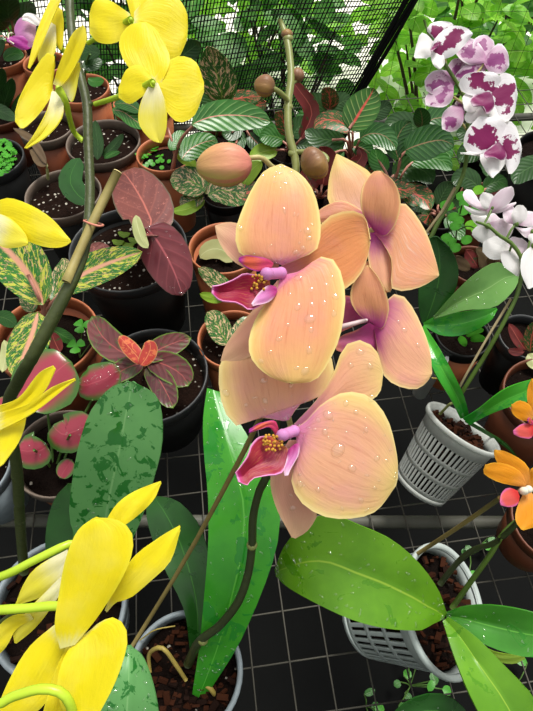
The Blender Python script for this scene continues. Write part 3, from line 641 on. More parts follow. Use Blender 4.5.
# second spike just outside the picture, carrying the near flowers
tubepart(yel, 'flower_spike', [P(20, 610, .55), P(-20, 640, .42), P(-45, 640, .31), P(-50, 580, .285), P(-42, 450, .33), P(-32, 330, .35), P(-28, 220, .36), P(-30, 120, .37)], [.004]*5+[.0035, .003, .0025], 'stem_yellowplant', sub=5)
o, rw = pt(yel, 'leaf', [(104, 575), (84, 552), (70, 522), (71, 490), (78, 448), (90, 412), (110, 388), (128, 382)], [(112, 575), (128, 548), (141, 520), (152, 485), (161, 450), (162, 420), (156, 396), (133, 382)], .50, .44, 'sheenleaf', th=.0014, arch=-.02, fold=.006, n=24, m=13, label='broad matt leaf with wet patches')
w = MB(); scatter_drops(w, rw, 40, .0006, .0015, rnd); w.build('water_drops', M['water'], o, kind='stuff')
pt(yel, 'leaf', [(70, 575), (48, 560), (46, 530), (54, 500), (68, 484)], [(100, 575), (104, 550), (100, 520), (88, 495), (72, 484)], .53, .52, 'orchidleafdark', th=.0014, fold=.004)
o, rw = pt(yel, 'leaf', [(90, 740), (96, 710), (105, 684), (116, 658), (126, 645)], [(160, 740), (158, 710), (152, 682), (142, 656), (130, 645)], .40, .42, 'sheenleaf', th=.0014, arch=-.008, fold=.005)
w = MB(); scatter_drops(w, rw, 26, .0006, .0015, rnd); w.build('water_drops', M['water'], o, kind='stuff')
def yf(ped, rad, petals, knob=.0015):
    f = flower(yel, ped, rad, M['ped_lime'], knob)
    for i, (L, R, d0, d1, mat, kw) in enumerate(petals):
        pet(f, kw.pop('name', 'petal'), 'y', L, R, d0, d1, mat, seed=i+1, **kw)
    return f
yf([P(88, 43, .385), P(108, 32, .365), P(131, 20, .346)], [.0016, .0018, .0024], [
    ([(133, 24), (126, -2), (118, -20), (112, -35)], [(142, 24), (152, -10), (148, -28), (130, -38)], .350, .356, 'yellow', dict(bulge=.003)),
    ([(130, 14), (112, 2), (96, 0), (90, 14)], [(134, 24), (118, 42), (100, 43), (90, 34)], .349, .354, 'yellow', dict(bulge=.003, ruf=.001)),
    ([(134, 12), (152, -8), (172, -8), (186, 10), (188, 26)], [(134, 26), (146, 44), (164, 58), (178, 58), (187, 40)], .348, .355, 'yellow', dict(bulge=.003, ruf=.0008))])
yf([P(95, 104, .376), P(118, 97, .358), P(153, 83, .335)], [.0016, .0019, .0026], [
    ([(151, 88), (126, 64), (119, 42), (128, 26), (142, 22)], [(160, 86), (170, 62), (166, 46), (157, 30), (146, 22)], .339, .343, 'yellow', dict(bulge=.003, ruf=.0008)),
    ([(155, 78), (140, 66), (127, 70), (119, 88)], [(156, 88), (142, 97), (130, 104), (119, 98)], .338, .342, 'yellow', dict(bulge=.003)),
    ([(153, 80), (165, 64), (180, 56), (196, 62), (204, 82)], [(153, 88), (164, 108), (178, 122), (194, 116), (204, 92)], .3385, .343, 'yellow', dict(bulge=.003, ruf=.0006)),
    ([(151, 83), (140, 104), (139, 124), (150, 139), (159, 143)], [(158, 83), (166, 104), (167, 124), (164, 138), (161, 143)], .337, .340, 'yellowpale', dict(bulge=.002, fold=.002))])
yf([P(83, 141, .372), P(74, 132, .368), P(69, 116, .35), P(65, 100, .338), P(58, 88, .334)], [.0018, .0018, .0018, .002, .0026], [
    ([(50, 86), (54, 68), (54, 55), (46, 54), (33, 72), (20, 96), (15, 112)], [(54, 92), (44, 108), (32, 122), (22, 129), (15, 122)], .346, .335, 'yellow', dict(bulge=-.003, ruf=.0008)),
    ([(58, 84), (66, 74), (74, 66), (79, 62)], [(64, 90), (71, 102), (76, 92), (80, 68)], .346, .342, 'yellowpale', dict(bulge=.002)),
    ([(53, 84), (60, 62), (72, 34), (83, 25)], [(60, 88), (72, 72), (86, 42), (85, 28)], .343, .335, 'yellow', dict(bulge=.002, fold=.002)),
    ([(52, 92), (46, 112), (34, 134), (24, 148)], [(62, 92), (63, 116), (48, 136), (27, 149)], .342, .332, 'yellowpale', dict(bulge=-.001, fold=.003))])
f4 = yf([P(70, 55, .384), P(60, 47, .378), P(52, 28, .372)], [.0016, .0018, .0022], [
    ([(50, 32), (50, 14), (56, 6), (62, 10)], [(54, 38), (60, 50), (63, 44), (63, 20)], .372, .368, 'yellow', dict(bulge=.002)),
    ([(50, 22), (42, 40), (38, 56), (40, 66)], [(56, 26), (56, 48), (50, 62), (42, 66)], .37, .364, 'yellowpale', dict(bulge=.002)),
    ([(55, -8), (44, 14), (35, 40), (28, 68)], [(64, -6), (54, 16), (43, 42), (30, 69)], .362, .355, 'yellow', dict(bulge=.002, n=14)),
    ([(42, 20), (34, 14), (26, 14), (22, 18)], [(40, 26), (34, 25), (28, 22), (22, 20)], .37, .366, 'whitep', dict(name='lip_lobe')),
    ([(36, 24), (22, 18), (15, 28), (17, 38)], [(36, 40), (33, 46), (26, 48), (18, 42)], .374, .37, 'lilac', dict(name='lip_lobe', bulge=.005)),
    ([(33, 40), (24, 37), (14, 36), (7, 39)], [(32, 48), (24, 50), (14, 46), (7, 41)], .373, .366, 'magenta', dict(name='lip', bulge=.002))])
tubepart(f4, 'lip_tendril', [P(14, 44, .367), P(9, 40, .366), P(9, 34, .366), P(13, 33, .366)], .0005, 'cream')
yf([P(-28, 230, .36), P(-18, 222, .345), P(-6, 218, .332)], .002, [
    ([(-10, 206), (6, 198), (26, 203), (50, 217), (70, 239)], [(-6, 224), (20, 238), (45, 247), (62, 247), (71, 242)], .33, .318, 'yellow', dict(bulge=.004, arch=-.003)),
    ([(-8, 212), (10, 218), (24, 232), (28, 242)], [(-10, 232), (0, 246), (14, 248), (27, 245)], .325, .318, 'yellowpale', dict(bulge=.003))])
yf([P(-42, 450, .33), P(-25, 440, .31), P(-8, 428, .292)], .002, [
    ([(-14, 424), (-14, 450), (-8, 466), (0, 467)], [(12, 412), (26, 415), (20, 440), (4, 464)], .292, .285, 'yellow', dict(bulge=.003)),
    ([(-8, 408), (18, 398), (38, 374), (53, 366)], [(-2, 422), (26, 406), (44, 392), (55, 369)], .29, .28, 'yellow', dict(bulge=.002, fold=.002)),
    ([(-4, 414), (28, 404), (52, 387), (75, 379)], [(-4, 432), (24, 418), (48, 402), (75, 380)], .286, .278, 'yellow', dict(bulge=.002, fold=.002))])
# flower behind, lower left
yf([P(-50, 590, .285), P(0, 577, .272), P(35, 560, .267), P(66, 545, .268), P(78, 542, .272)], [.002, .0021, .002, .002, .001], [
    (Y_([(200, 205), (110, 258), (70, 310), (48, 368)]), Y_([(206, 240), (180, 295), (120, 345), (54, 368)]), .264, .27, 'yellowpale', dict(bulge=.003)),
    (Y_([(180, 285), (80, 390), (42, 440), (44, 480)]), Y_([(190, 320), (150, 380), (100, 440), (52, 482)]), .262, .268, 'yellowpale', dict(bulge=.002)),
    (Y_([(90, 395), (40, 400), (0, 430), (-40, 500)]), Y_([(100, 410), (50, 440), (20, 490), (-30, 540)]), .264, .268, 'yellow', dict(bulge=.002))])
yf([P(-50, 615, .28), P(0, 610, .262), P(30, 608, .259), P(58, 606, .256), P(74, 612, .252)], [.0021, .0023, .0022, .0022, .001], [
    (Y_([(305, 135), (345, 72), (400, 32), (476, 4)]), Y_([(330, 160), (400, 112), (452, 62), (478, 9)]), .256, .26, 'yellow', dict(bulge=.002, ruf=.0008)),
    (Y_([(310, 385), (345, 300), (398, 225), (460, 178), (532, 134)]), Y_([(316, 392), (345, 362), (385, 350), (445, 300), (505, 240), (534, 150)]), .248, .25, 'yellow', dict(bulge=.003, ruf=.0008)),
    (Y_([(165, 425), (90, 490), (40, 570), (0, 660), (-10, 720)]), Y_([(200, 480), (190, 560), (150, 640), (90, 700), (20, 740)]), .25, .248, 'yellow', dict(bulge=.004)),
    (Y_([(205, 478), (165, 560), (140, 640), (120, 720)]), Y_([(240, 470), (250, 560), (230, 650), (190, 730)]), .247, .244, 'yellow', dict(bulge=.002, fold=.003)),
    (Y_([(222, 478), (185, 540), (170, 620), (200, 700), (250, 725)]), Y_([(285, 432), (335, 406), (368, 430), (378, 480), (350, 580), (300, 680), (262, 722)]), .243, .238, 'yellow', dict(bulge=.004, fold=.002)),
    (Y_([(178, 500), (162, 432), (172, 350), (195, 230), (230, 150), (275, 113)]), Y_([(222, 488), (292, 402), (362, 290), (392, 212), (388, 152), (345, 118), (285, 111)]), .24, .236, 'yellow', dict(bulge=.004, ruf=.001, n=22, m=13))])
yf([P(-48, 660, .26), P(-10, 702, .236), P(14, 696, .232), P(40, 689, .23), P(60, 692, .23), P(70, 704, .232), P(74, 722, .236)], .0021, [
    (Y_([(210, 705), (260, 690), (320, 700), (350, 760)]), Y_([(200, 740), (230, 790), (290, 800), (345, 770)]), .238, .236, 'yellow', dict(bulge=.003))])

# =================================================================== SPOTTED ORCHID (upper right)
spo = thing('orchid_plant', 'orchid with white purple blotched flowers standing at the back right', 'orchid', base_of(464, 336, .11))
taper_pot(spo, 463, 334, 28, .10, M['terra'], M['black'], soil='soilplain', lip=.003)
tubepart(spo, 'flower_spike', [PZ(440, 330, .12), P(424, 262, .66), P(432, 235, .65), P(448, 205, .645), P(463, 175, .64), P(468, 140, .62), P(466, 105, .61), P(458, 85, .605), P(446, 66, .60), P(433, 45, .60), P(424, 20, .6)], [.003, .0028, .0026, .0024, .0024, .0022, .0022, .002, .002, .0018, .0012], 'stem_green')
tubepart(spo, 'stake', [PZ(440, 330, .115), P(418, 256, .668), P(440, 215, .645), P(455, 188, .64)], .0018, 'tanstake', 'brown wooden stake', sub=2)
def spf(ped, petals):
    f = flower(spo, ped, .0014, M['ped_pale'], .002)
    for i, (nm, L, R, d0, d1, mat) in enumerate(petals):
        cx_ = sum(q[0] for q in L+R)/len(L+R); cy_ = sum(q[1] for q in L+R)/len(L+R)
        L = [(cx_+(x-cx_)*1.16, cy_+(y-cy_)*1.16) for x, y in L]; R = [(cx_+(x-cx_)*1.16, cy_+(y-cy_)*1.16) for x, y in R]
        pet(f, nm, 's', L, R, d0, d1, mat, bulge=.004, ruf=.0022, seed=i, m=11, n=16)
T = S_
spf([P(446, 64, .60), P(442, 50, .595)], [
    ('petal', T([(100, 190), (70, 150), (45, 140), (32, 175), (22, 222)]), T([(105, 200), (90, 215), (60, 225), (25, 226)]), .594, .588, 'whitep'),
    ('petal', T([(100, 150), (75, 120), (90, 95), (130, 88), (160, 95)]), T([(110, 155), (130, 140), (160, 118), (165, 100)]), .594, .59, 'spot'),
    ('petal', T([(92, 200), (100, 165), (130, 130), (170, 110), (215, 118), (235, 135)]), T([(95, 205), (120, 225), (165, 215), (205, 180), (236, 140)]), .59, .58, 'spot'),
    ('petal', T([(92, 200), (86, 225), (95, 255), (115, 268)]), T([(108, 205), (130, 225), (132, 250), (120, 268)]), .59, .584, 'whitep'),
    ('lip', T([(95, 185), (85, 190), (82, 200)]), T([(105, 170), (112, 180), (90, 200)]), .585, .578, 'spotlip')])
spf([P(461, 92, .606), P(478, 72, .604), P(486, 60, .602)], [
    ('petal', T([(290, 240), (240, 250), (200, 225), (185, 190), (205, 160)]), T([(295, 230), (280, 190), (250, 160), (210, 158)]), .60, .605, 'spotpale'),
    ('petal', T([(285, 235), (255, 190), (265, 155), (300, 145), (325, 165)]), T([(305, 235), (325, 215), (330, 190), (328, 168)]), .601, .608, 'spotpale'),
    ('petal', T([(300, 240), (325, 200), (355, 180), (380, 210), (386, 250)]), T([(300, 250), (320, 280), (360, 285), (384, 262)]), .60, .604, 'spotpale'),
    ('petal', T([(290, 245), (240, 250), (195, 285), (180, 315)]), T([(300, 250), (290, 280), (240, 300), (190, 320)]), .602, .61, 'spotpale')])
spf([P(466, 105, .61), P(450, 95, .607)], [
    ('petal', T([(170, 310), (130, 285), (90, 290), (66, 320), (70, 350)]), T([(172, 330), (140, 360), (100, 370), (70, 355)]), .607, .6, 'spotpale'),
    ('petal', T([(160, 330), (110, 350), (70, 380), (68, 410)]), T([(165, 345), (160, 390), (130, 418), (80, 415)]), .606, .598, 'spotpale'),
    ('petal', T([(165, 310), (150, 275), (170, 240), (195, 235)]), T([(185, 310), (215, 290), (215, 250), (200, 235)]), .61, .612, 'spotpale')])
spf([P(467, 130, .618), P(458, 118, .612)], [
    ('petal', T([(200, 430), (165, 425), (135, 450), (130, 490)]), T([(205, 445), (200, 490), (165, 515), (132, 505)]), .612, .606, 'spotpale'),
    ('petal', T([(195, 440), (180, 415), (190, 400), (205, 405)]), T([(210, 450), (220, 440), (218, 420), (208, 405)]), .614, .612, 'spotpale')])
spf([P(467, 120, .615), P(482, 108, .60), P(488, 98, .588)], [
    ('petal', T([(300, 385), (240, 430), (222, 465), (235, 480)]), T([(310, 395), (310, 440), (280, 475), (240, 482)]), .586, .582, 'whitep'),
    ('petal', T([(305, 380), (255, 365), (215, 385), (218, 425)]), T([(305, 392), (280, 425), (240, 440), (220, 430)]), .586, .58, 'whitep'),
    ('petal', T([(310, 378), (230, 365), (205, 335), (225, 300), (280, 288)]), T([(318, 375), (350, 345), (350, 310), (325, 292), (285, 288)]), .584, .576, 'spot'),
    ('petal', T([(318, 375), (335, 330), (370, 300), (405, 315), (415, 360)]), T([(318, 388), (330, 430), (370, 470), (405, 440), (416, 370)]), .584, .576, 'spot'),
    ('petal', T([(305, 395), (300, 420), (310, 450), (330, 470)]), T([(320, 392), (345, 420), (365, 455), (340, 472)]), .585, .58, 'whitep'),
    ('lip', T([(310, 370), (270, 375), (245, 395), (250, 415)]), T([(320, 385), (325, 420), (300, 445), (290, 420), (255, 418)]), .576, .57, 'spotlip')])
spf([P(466, 150, .625), P(482, 145, .60), P(497, 144, .588)], [
    ('petal', T([(345, 575), (310, 590), (282, 620), (300, 665), (325, 692)]), T([(358, 580), (375, 620), (360, 660), (328, 694)]), .586, .578, 'whitep'),
    ('petal', T([(350, 572), (290, 590), (240, 600), (208, 602)]), T([(350, 580), (300, 612), (240, 610), (210, 606)]), .586, .58, 'whitep'),
    ('petal', T([(345, 572), (260, 600), (225, 570), (235, 520), (275, 470)]), T([(355, 570), (375, 530), (370, 490), (340, 475), (285, 468)]), .584, .576, 'spot'),
    ('petal', T([(355, 570), (362, 520), (385, 490), (415, 510), (434, 575)]), T([(358, 582), (380, 640), (395, 675), (425, 640), (434, 585)]), .584, .576, 'spot'),
    ('lip', T([(350, 568), (318, 585), (298, 605), (300, 620)]), T([(360, 582), (375, 615), (360, 630), (330, 620), (305, 622)]), .576, .57, 'spotlip')])
o, rw = pt(spo, 'leaf', R_([(205, 482), (195, 440), (195, 380), (205, 300), (225, 235), (245, 228)]), R_([(225, 482), (270, 440), (305, 380), (312, 320), (290, 265), (250, 228)]), DZ(322, .13), DZ(237, .22), 'orchidleafdark', th=.0014, fold=.004, label='dark upright oval leaf')
o, rw = pt(spo, 'leaf', R_([(238, 466), (290, 405), (365, 335), (430, 303), (488, 335)]), R_([(240, 470), (330, 445), (420, 435), (480, 380), (492, 342)]), DZ(318, .14), DZ(274, .20), 'greyleaf', th=.0014, fold=.005, arch=-.01, label='pale mid green leaf')
w = MB(); scatter_drops(w, rw, 36, .0008, .0018, rnd); w.build('water_drops', M['water'], o, kind='stuff')
pt(spo, 'leaf', R_([(208, 482), (250, 462), (340, 448), (425, 438)]), R_([(210, 492), (265, 520), (335, 516), (405, 478), (428, 442)]), DZ(322, .13), DZ(308, .15), 'orchidleafbright', th=.0014, fold=.004, arch=-.006)

t = thing('weed', 'small green seedlings sprouting from the soil under the paired orchid leaves', 'weed', PZ(464, 336, .088))
for x, y, x2, y2 in ((462, 334, 474, 326), (466, 336, 484, 330), (458, 338, 466, 346), (470, 340, 486, 340), (460, 332, 458, 326), (474, 330, 480, 322)):
    mb = sblade([(x, y), ((x+x2)/2, (y+y2)/2-2), (x2, y2)], 4, DZ(y, .10), DZ(y2, .115), .5, .6, n=9, m=5); mb.build('leaf', M['clover'], t, solid=.0005)
# =================================================================== WHITE ORCHID in tilted net pot
rc = P(463, 428, .615); bc = P(420, 486, .645)
whi = thing('orchid_plant', 'white orchid in a tilted clear slotted pot lying on the bench', 'orchid', Vector((bc.x, bc.y, 0)))
ax = (rc-bc)
net_pot(whi, rc, ax, .0445, ax.length, M['frost'], rimw=.003, tiers=3, n=46, taper=.72)
tubepart(whi, 'flower_spike', [P(455, 404, .60), P(464, 389, .585), P(481, 362, .57), P(494, 340, .558), P(506, 318, .55), P(518, 292, .545), P(522, 262, .54), P(512, 244, .538), P(500, 236, .537), P(488, 226, .537), P(476, 222, .537)], [.0024, .0023, .0022, .0022, .0021, .002, .002, .002, .0018, .0016, .0012], 'stem_green')
tubepart(whi, 'stake', [P(453, 400, .602), P(461, 384, .585), P(486, 340, .565), P(511, 299, .556)], .0013, 'tanstake', 'pale tan stake', sub=2)
pt(whi, 'leaf', Q_([(318, 292), (290, 235), (240, 150), (195, 30)]), Q_([(345, 288), (325, 215), (270, 110), (212, 15)]), .605, .60, 'orchidleafbright', th=.0014, fold=.003, arch=-.03)
pt(whi, 'leaf', Q_([(325, 292), (370, 265), (450, 205), (540, 172)]), Q_([(345, 312), (400, 282), (470, 255), (545, 230), (600, 180)]), .60, .565, 'orchidleafbright', th=.0014, fold=.003, arch=-.01)
pt(whi, 'leaf', Q_([(330, 300), (380, 330), (440, 370), (480, 400)]), Q_([(340, 296), (400, 330), (455, 365), (485, 402)]), .608, .65, 'orchidleafdark', th=.0012)
tubepart(whi, 'aerial_root', [P(432, 378, .62), P(445, 380, .61), P(456, 386, .60), P(461, 394, .60)], .001, 'root')
tubepart(whi, 'aerial_root', [P(458, 402, .60), P(450, 404, .60), P(440, 414, .62)], .0016, 'stem_olive')
def wf(ped, petals):
    f = flower(whi, ped, .0011, M['stem_green'], .003)
    for i, (L, R, d0, d1, mat) in enumerate(petals):
        cx_ = sum(q[0] for q in L+R)/len(L+R); cy_ = sum(q[1] for q in L+R)/len(L+R)
        L = [(cx_+(x-cx_)*1.28, cy_+(y-cy_)*1.28) for x, y in L]; R = [(cx_+(x-cx_)*1.28, cy_+(y-cy_)*1.28) for x, y in R]
        pet(f, 'petal', 'w', L, R, d0, d1, mat, bulge=.004, ruf=.0006, seed=i, m=9, n=12)
T = W_
wf([P(484, 224, .537), P(489, 215, .538), P(492, 208, .54)], [
    (T([(310, 200), (330, 150), (370, 110), (410, 98)]), T([(320, 205), (380, 185), (420, 140), (418, 105)]), .54, .53, 'whitepink'),
    (T([(310, 200), (280, 190), (265, 150), (280, 125)]), T([(322, 195), (330, 160), (318, 135), (290, 125)]), .541, .535, 'whitep'),
    (T([(300, 200), (250, 195), (200, 165), (185, 130), (200, 112)]), T([(305, 190), (260, 170), (240, 140), (222, 115)]), .543, .55, 'whitepink'),
    (T([(310, 205), (350, 200), (400, 180), (430, 172)]), T([(315, 212), (350, 218), (395, 205), (430, 180)]), .543, .54, 'whitepink'),
    (T([(300, 205), (250, 210), (215, 200), (190, 190)]), T([(305, 215), (270, 230), (230, 225), (195, 200)]), .544, .55, 'whitep')])
wf([P(497, 235, .537), P(492, 228, .542), P(488, 226, .546)], [
    (T([(300, 285), (250, 300), (230, 330), (260, 360)]), T([(310, 295), (330, 330), (310, 360), (270, 365)]), .548, .553, 'whitep'),
    (T([(300, 290), (250, 280), (222, 240), (235, 225)]), T([(310, 280), (300, 250), (270, 230), (245, 224)]), .55, .556, 'whitep'),
    (T([(305, 290), (305, 250), (330, 232), (350, 250)]), T([(318, 295), (350, 300), (365, 280), (358, 255)]), .55, .556, 'whitepink'),
    (T([(310, 290), (345, 265), (390, 262), (420, 285)]), T([(315, 300), (350, 345), (400, 340), (422, 295)]), .549, .552, 'whitepink')])
wf([P(512, 244, .538), P(510, 250, .543), P(509, 254, .546)], [
    (T([(420, 420), (370, 370), (320, 355), (290, 385)]), T([(415, 435), (370, 450), (320, 450), (288, 420)]), .547, .552, 'whitep'),
    (T([(415, 420), (410, 380), (430, 355), (460, 360)]), T([(430, 430), (480, 420), (495, 385), (470, 360)]), .547, .552, 'whitepink'),
    (T([(410, 425), (380, 440), (390, 490), (440, 530)]), T([(430, 425), (460, 450), (475, 500), (450, 535)]), .545, .543, 'whitep'),
    (T([(430, 425), (475, 400), (520, 385), (550, 420)]), T([(435, 440), (480, 455), (520, 460), (550, 440)]), .548, .55, 'whitepink')])
wf([P(521, 256, .54), P(528, 250, .536), P(534, 246, .533)], [
    (T([(540, 410), (490, 450), (480, 520), (510, 590)]), T([(545, 430), (560, 500), (550, 570), (515, 592)]), .534, .53, 'whitep'),
    (T([(540, 410), (560, 400), (590, 430)]), T([(545, 440), (570, 460), (590, 440)]), .535, .53, 'whitep')])
wf([P(506, 240, .538), P(511, 230, .538), P(516, 224, .539)], [
    (T([(430, 270), (395, 260), (385, 225), (395, 195)]), T([(440, 262), (440, 225), (425, 195), (402, 193)]), .539, .544, 'whitepink'),
    (T([(440, 270), (430, 230), (450, 195), (470, 192)]), T([(455, 272), (490, 250), (495, 215), (478, 192)]), .538, .532, 'whitep'),
    (T([(450, 265), (490, 225), (530, 225), (560, 240)]), T([(455, 275), (500, 285), (540, 280), (562, 250)]), .54, .545, 'whitepink')])
wf([P(525, 262, .54), P(530, 240, .542), P(532, 232, .543)], [
    (T([(530, 330), (500, 345), (470, 320), (452, 300)]), T([(532, 322), (520, 300), (490, 305), (455, 298)]), .543, .54, 'whitepink'),
    (T([(525, 325), (512, 300), (530, 275), (560, 270)]), T([(540, 330), (565, 320), (575, 290), (564, 270)]), .543, .548, 'whitep'),
    (T([(525, 330), (515, 350), (530, 370), (560, 368)]), T([(540, 325), (565, 335), (575, 355), (564, 370)]), .543, .54, 'whitep')])

# =================================================================== ORANGE ORCHID in white net pot
d0 = .528; rc = P(446, 609, d0)
axo = (-FWD*.70+RGT*.62+UPV*.36).normalized()
h0 = .095; bb = rc-axo*h0
ora = thing('orchid_plant', 'orange orchid in a tilted white net pot at the bottom right', 'orchid', Vector((bb.x, bb.y, 0)))
net_pot(ora, rc, axo, .059, h0, M['white'], rimw=.004, tiers=3, n=40, taper=.74)
o, rw = pt(ora, 'leaf', N_([(268, 412), (230, 430), (200, 445), (100, 440), (0, 415), (-100, 370), (-190, 320), (-228, 285)]), N_([(278, 395), (250, 320), (190, 240), (110, 175), (20, 135), (-60, 105), (-130, 120), (-200, 190), (-232, 265)]), .475, .50, 'orchidleaf2', th=.0014, arch=-.03, fold=.007, n=26, m=13, label='broad wet leaf reaching to the left')
w = MB(); scatter_drops(w, rw, 110, .0005, .0014, rnd); w.build('water_drops', M['water'], o, kind='stuff')
o, rw = pt(ora, 'leaf', N_([(275, 395), (330, 375), (420, 372), (540, 395), (640, 440)]), N_([(278, 410), (330, 450), (420, 500), (540, 525), (640, 480)]), .475, .46, 'orchidleaf', th=.0014, arch=-.01, fold=.006)
w = MB(); scatter_drops(w, rw, 34, .0006, .0014, rnd); w.build('water_drops', M['water'], o, kind='stuff')
o, rw = pt(ora, 'leaf', N_([(265, 420), (300, 530), (345, 640), (400, 740), (450, 800)]), N_([(282, 405), (360, 460), (440, 540), (540, 650), (600, 790), (520, 810)]), .472, .43, 'orchidleaf2', th=.0014, arch=-.012, fold=.006)
w = MB(); scatter_drops(w, rw, 34, .0006, .0014, rnd); w.build('water_drops', M['water'], o, kind='stuff')
pt(ora, 'leaf', N_([(330, 440), (400, 500), (450, 515), (508, 520)]), N_([(330, 450), (400, 525), (470, 545), (510, 530)]), .49, .49, 'limegreen', th=.001)
tubepart(ora, 'stake', [P(414, 556, .535), P(460, 526, .47), P(500, 498, .41)], .0019, 'stake', 'olive brown stake', sub=2)
tubepart(ora, 'flower_spike', [P(440, 584, .515), P(458, 562, .50), P(475, 549, .485), P(492, 544, .47), P(508, 532, .455), P(522, 515, .44), P(538, 480, .43), P(545, 430, .43), P(545, 390, .43)], [.0028, .0027, .0026, .0025, .0024, .0023, .0022, .002, .0018], 'stem_dark')
tubepart(ora, 'flower_spike', [P(452, 608, .51), P(472, 580, .495), P(490, 555, .48), P(503, 534, .47), P(518, 520, .465), P(545, 500, .46)], [.0026, .0024, .0023, .0022, .002, .0018], 'stem_green')
T = O_
f = flower(ora, [P(537, 490, .43), P(532, 491, .425), P(526, 491, .42)], .0012, M['stem_olive'], .003)
for i, (nm, L, R, a, c, mt) in enumerate([
    ('petal', T([(195, 475), (150, 470), (90, 455), (40, 425), (45, 395)]), T([(200, 462), (180, 420), (130, 390), (80, 385), (50, 392)]), .418, .408, 'orange'),
    ('petal', T([(192, 470), (150, 420), (95, 390), (80, 355), (80, 337)]), T([(210, 465), (215, 420), (190, 380), (130, 345), (85, 336)]), .42, .412, 'orange'),
    ('petal', T([(190, 495), (165, 550), (158, 600), (180, 635)]), T([(215, 490), (250, 550), (250, 610), (190, 637)]), .418, .41, 'orange'),
    ('petal', T([(205, 470), (215, 410), (240, 400)]), T([(215, 490), (270, 470), (260, 410)]), .42, .415, 'orange'),
    ('lip', T([(165, 490), (130, 478), (105, 500), (100, 535)]), T([(172, 510), (165, 540), (135, 550), (103, 542)]), .412, .402, 'redlip')]):
    pet(f, nm, 'o', L, R, a, c, mt, bulge=.003, ruf=.0004, seed=i, m=9, n=12)
mb = MB(); mb.ball(P(473+192/3.742, 360+490/3.742, .412), (.004, .003, .004), None, 10, 7); mb.ball(P(473+208/3.742, 360+484/3.742, .411), (.003, .003, .003), None, 10, 7); mb.build('column', M['cream'], f)
f = flower(ora, [P(545, 430, .43), P(540, 425, .425), P(533, 418, .418)], .0012, M['stem_olive'], .003)
for i, (nm, L, R, a, c, mt) in enumerate([
    ('petal', T([(220, 230), (180, 225), (148, 200), (144, 170)]), T([(228, 210), (215, 170), (180, 152), (148, 165)]), .416, .408, 'orange'),
    ('petal', T([(222, 215), (204, 160), (204, 110), (218, 72)]), T([(240, 215), (275, 160), (270, 110), (224, 70)]), .418, .412, 'orange'),
    ('petal', T([(222, 235), (250, 220), (290, 215)]), T([(222, 245), (250, 275), (290, 240)]), .418, .412, 'orange'),
    ('lip', T([(222, 228), (208, 216), (203, 222)]), T([(225, 240), (212, 240), (204, 230)]), .41, .405, 'liptop'),
    ('lip', T([(222, 240), (185, 238), (160, 255), (149, 265)]), T([(228, 260), (215, 292), (180, 290), (151, 276)]), .411, .404, 'redlip')]):
    pet(f, nm, 'o', L, R, a, c, mt, bulge=.003, seed=i, m=9, n=12)
# =================================================================== BACKGROUND POTS AND PLANTS
def potted(name, label, cat, cx, cy, rx, zr, mat, rim=None, group=None, **kw):
    t = thing(name, label, cat, base_of(cx, cy, zr), group); taper_pot(t, cx, cy, rx, zr, M[mat], M[rim] if rim else None, **kw); return t
def stemtube(t, pts, r, mat='greenstem', name='stem'): return tubepart(t, name, [PZ(x, y, z) for x, y, z in pts], r, mat)
# pink and yellow variegated plant in a terracotta pot, left
t = potted('variegated_plant', 'plant with pink and yellow variegated leaves in a terracotta pot at the left', 'potted plant', 46, 335, 52, .13, 'terra2', 'terra', soildrop=.03, soil='soilplain')
stemtube(t, [(46, 345, .10), (44, 318, .16), (46, 300, .19)], [.005, .0045, .003], 'pinkstem')
stemtube(t, [(45, 312, .17), (56, 298, .20), (72, 284, .21)], .002, 'pinkstem', 'petiole'); stemtube(t, [(44, 312, .17), (38, 296, .20), (28, 275, .215)], .002, 'pinkstem', 'petiole')
lf(t, [(43, 305), (30, 278), (12, 255), (-18, 232)], 27, .19, .24, 'aglpink', .6, .5, fold=.004)
lf(t, [(58, 291), (85, 273), (112, 262), (142, 252)], 17, .20, .23, 'aglpink', .5, .6, fold=.003)
lf(t, [(38, 312), (32, 335), (22, 358), (15, 378)], 20, .19, .16, 'aglpink', .5, .6, fold=.003)
lf(t, [(50, 300), (58, 285), (64, 265), (62, 258)], 10, .18, .19, 'aglspot', .5, .6)
lf(t, [(33, 312), (28, 300), (26, 290)], 9, .17, .17, 'aglspot', .5, .5)
lf(t, [(2, 372), (6, 352), (4, 340)], 6, .15, .16, 'palegreen'); lf(t, [(-4, 318), (5, 318), (16, 326)], 8, .15, .15, 'green')
lf(t, [(50, 328), (62, 335), (76, 343)], 6, .14, .14, 'green'); lf(t, [(60, 352), (54, 340), (52, 332)], 7, .14, .15, 'redleaf')
# clover
t = thing('clover', 'small three leaved clover growing over the rim of the variegated plant pot', 'weed', base_of(84, 345, .12))
for (cx, cy) in ((82, 326), (76, 346), (98, 333)):
    stemtube(t, [(80, 358, .11), (cx, cy, .14)], .0006)
    for k in range(3):
        a = k*2.09+cx; mb = MB(); c = PZ(cx, cy, .14)
        blade3(mb, c, (math.cos(a), math.sin(a), .1), (0, 0, 1), .0105, .006, .1, .1, .8, .3); mb.build('leaf', M['clover'], t, solid=.0004)
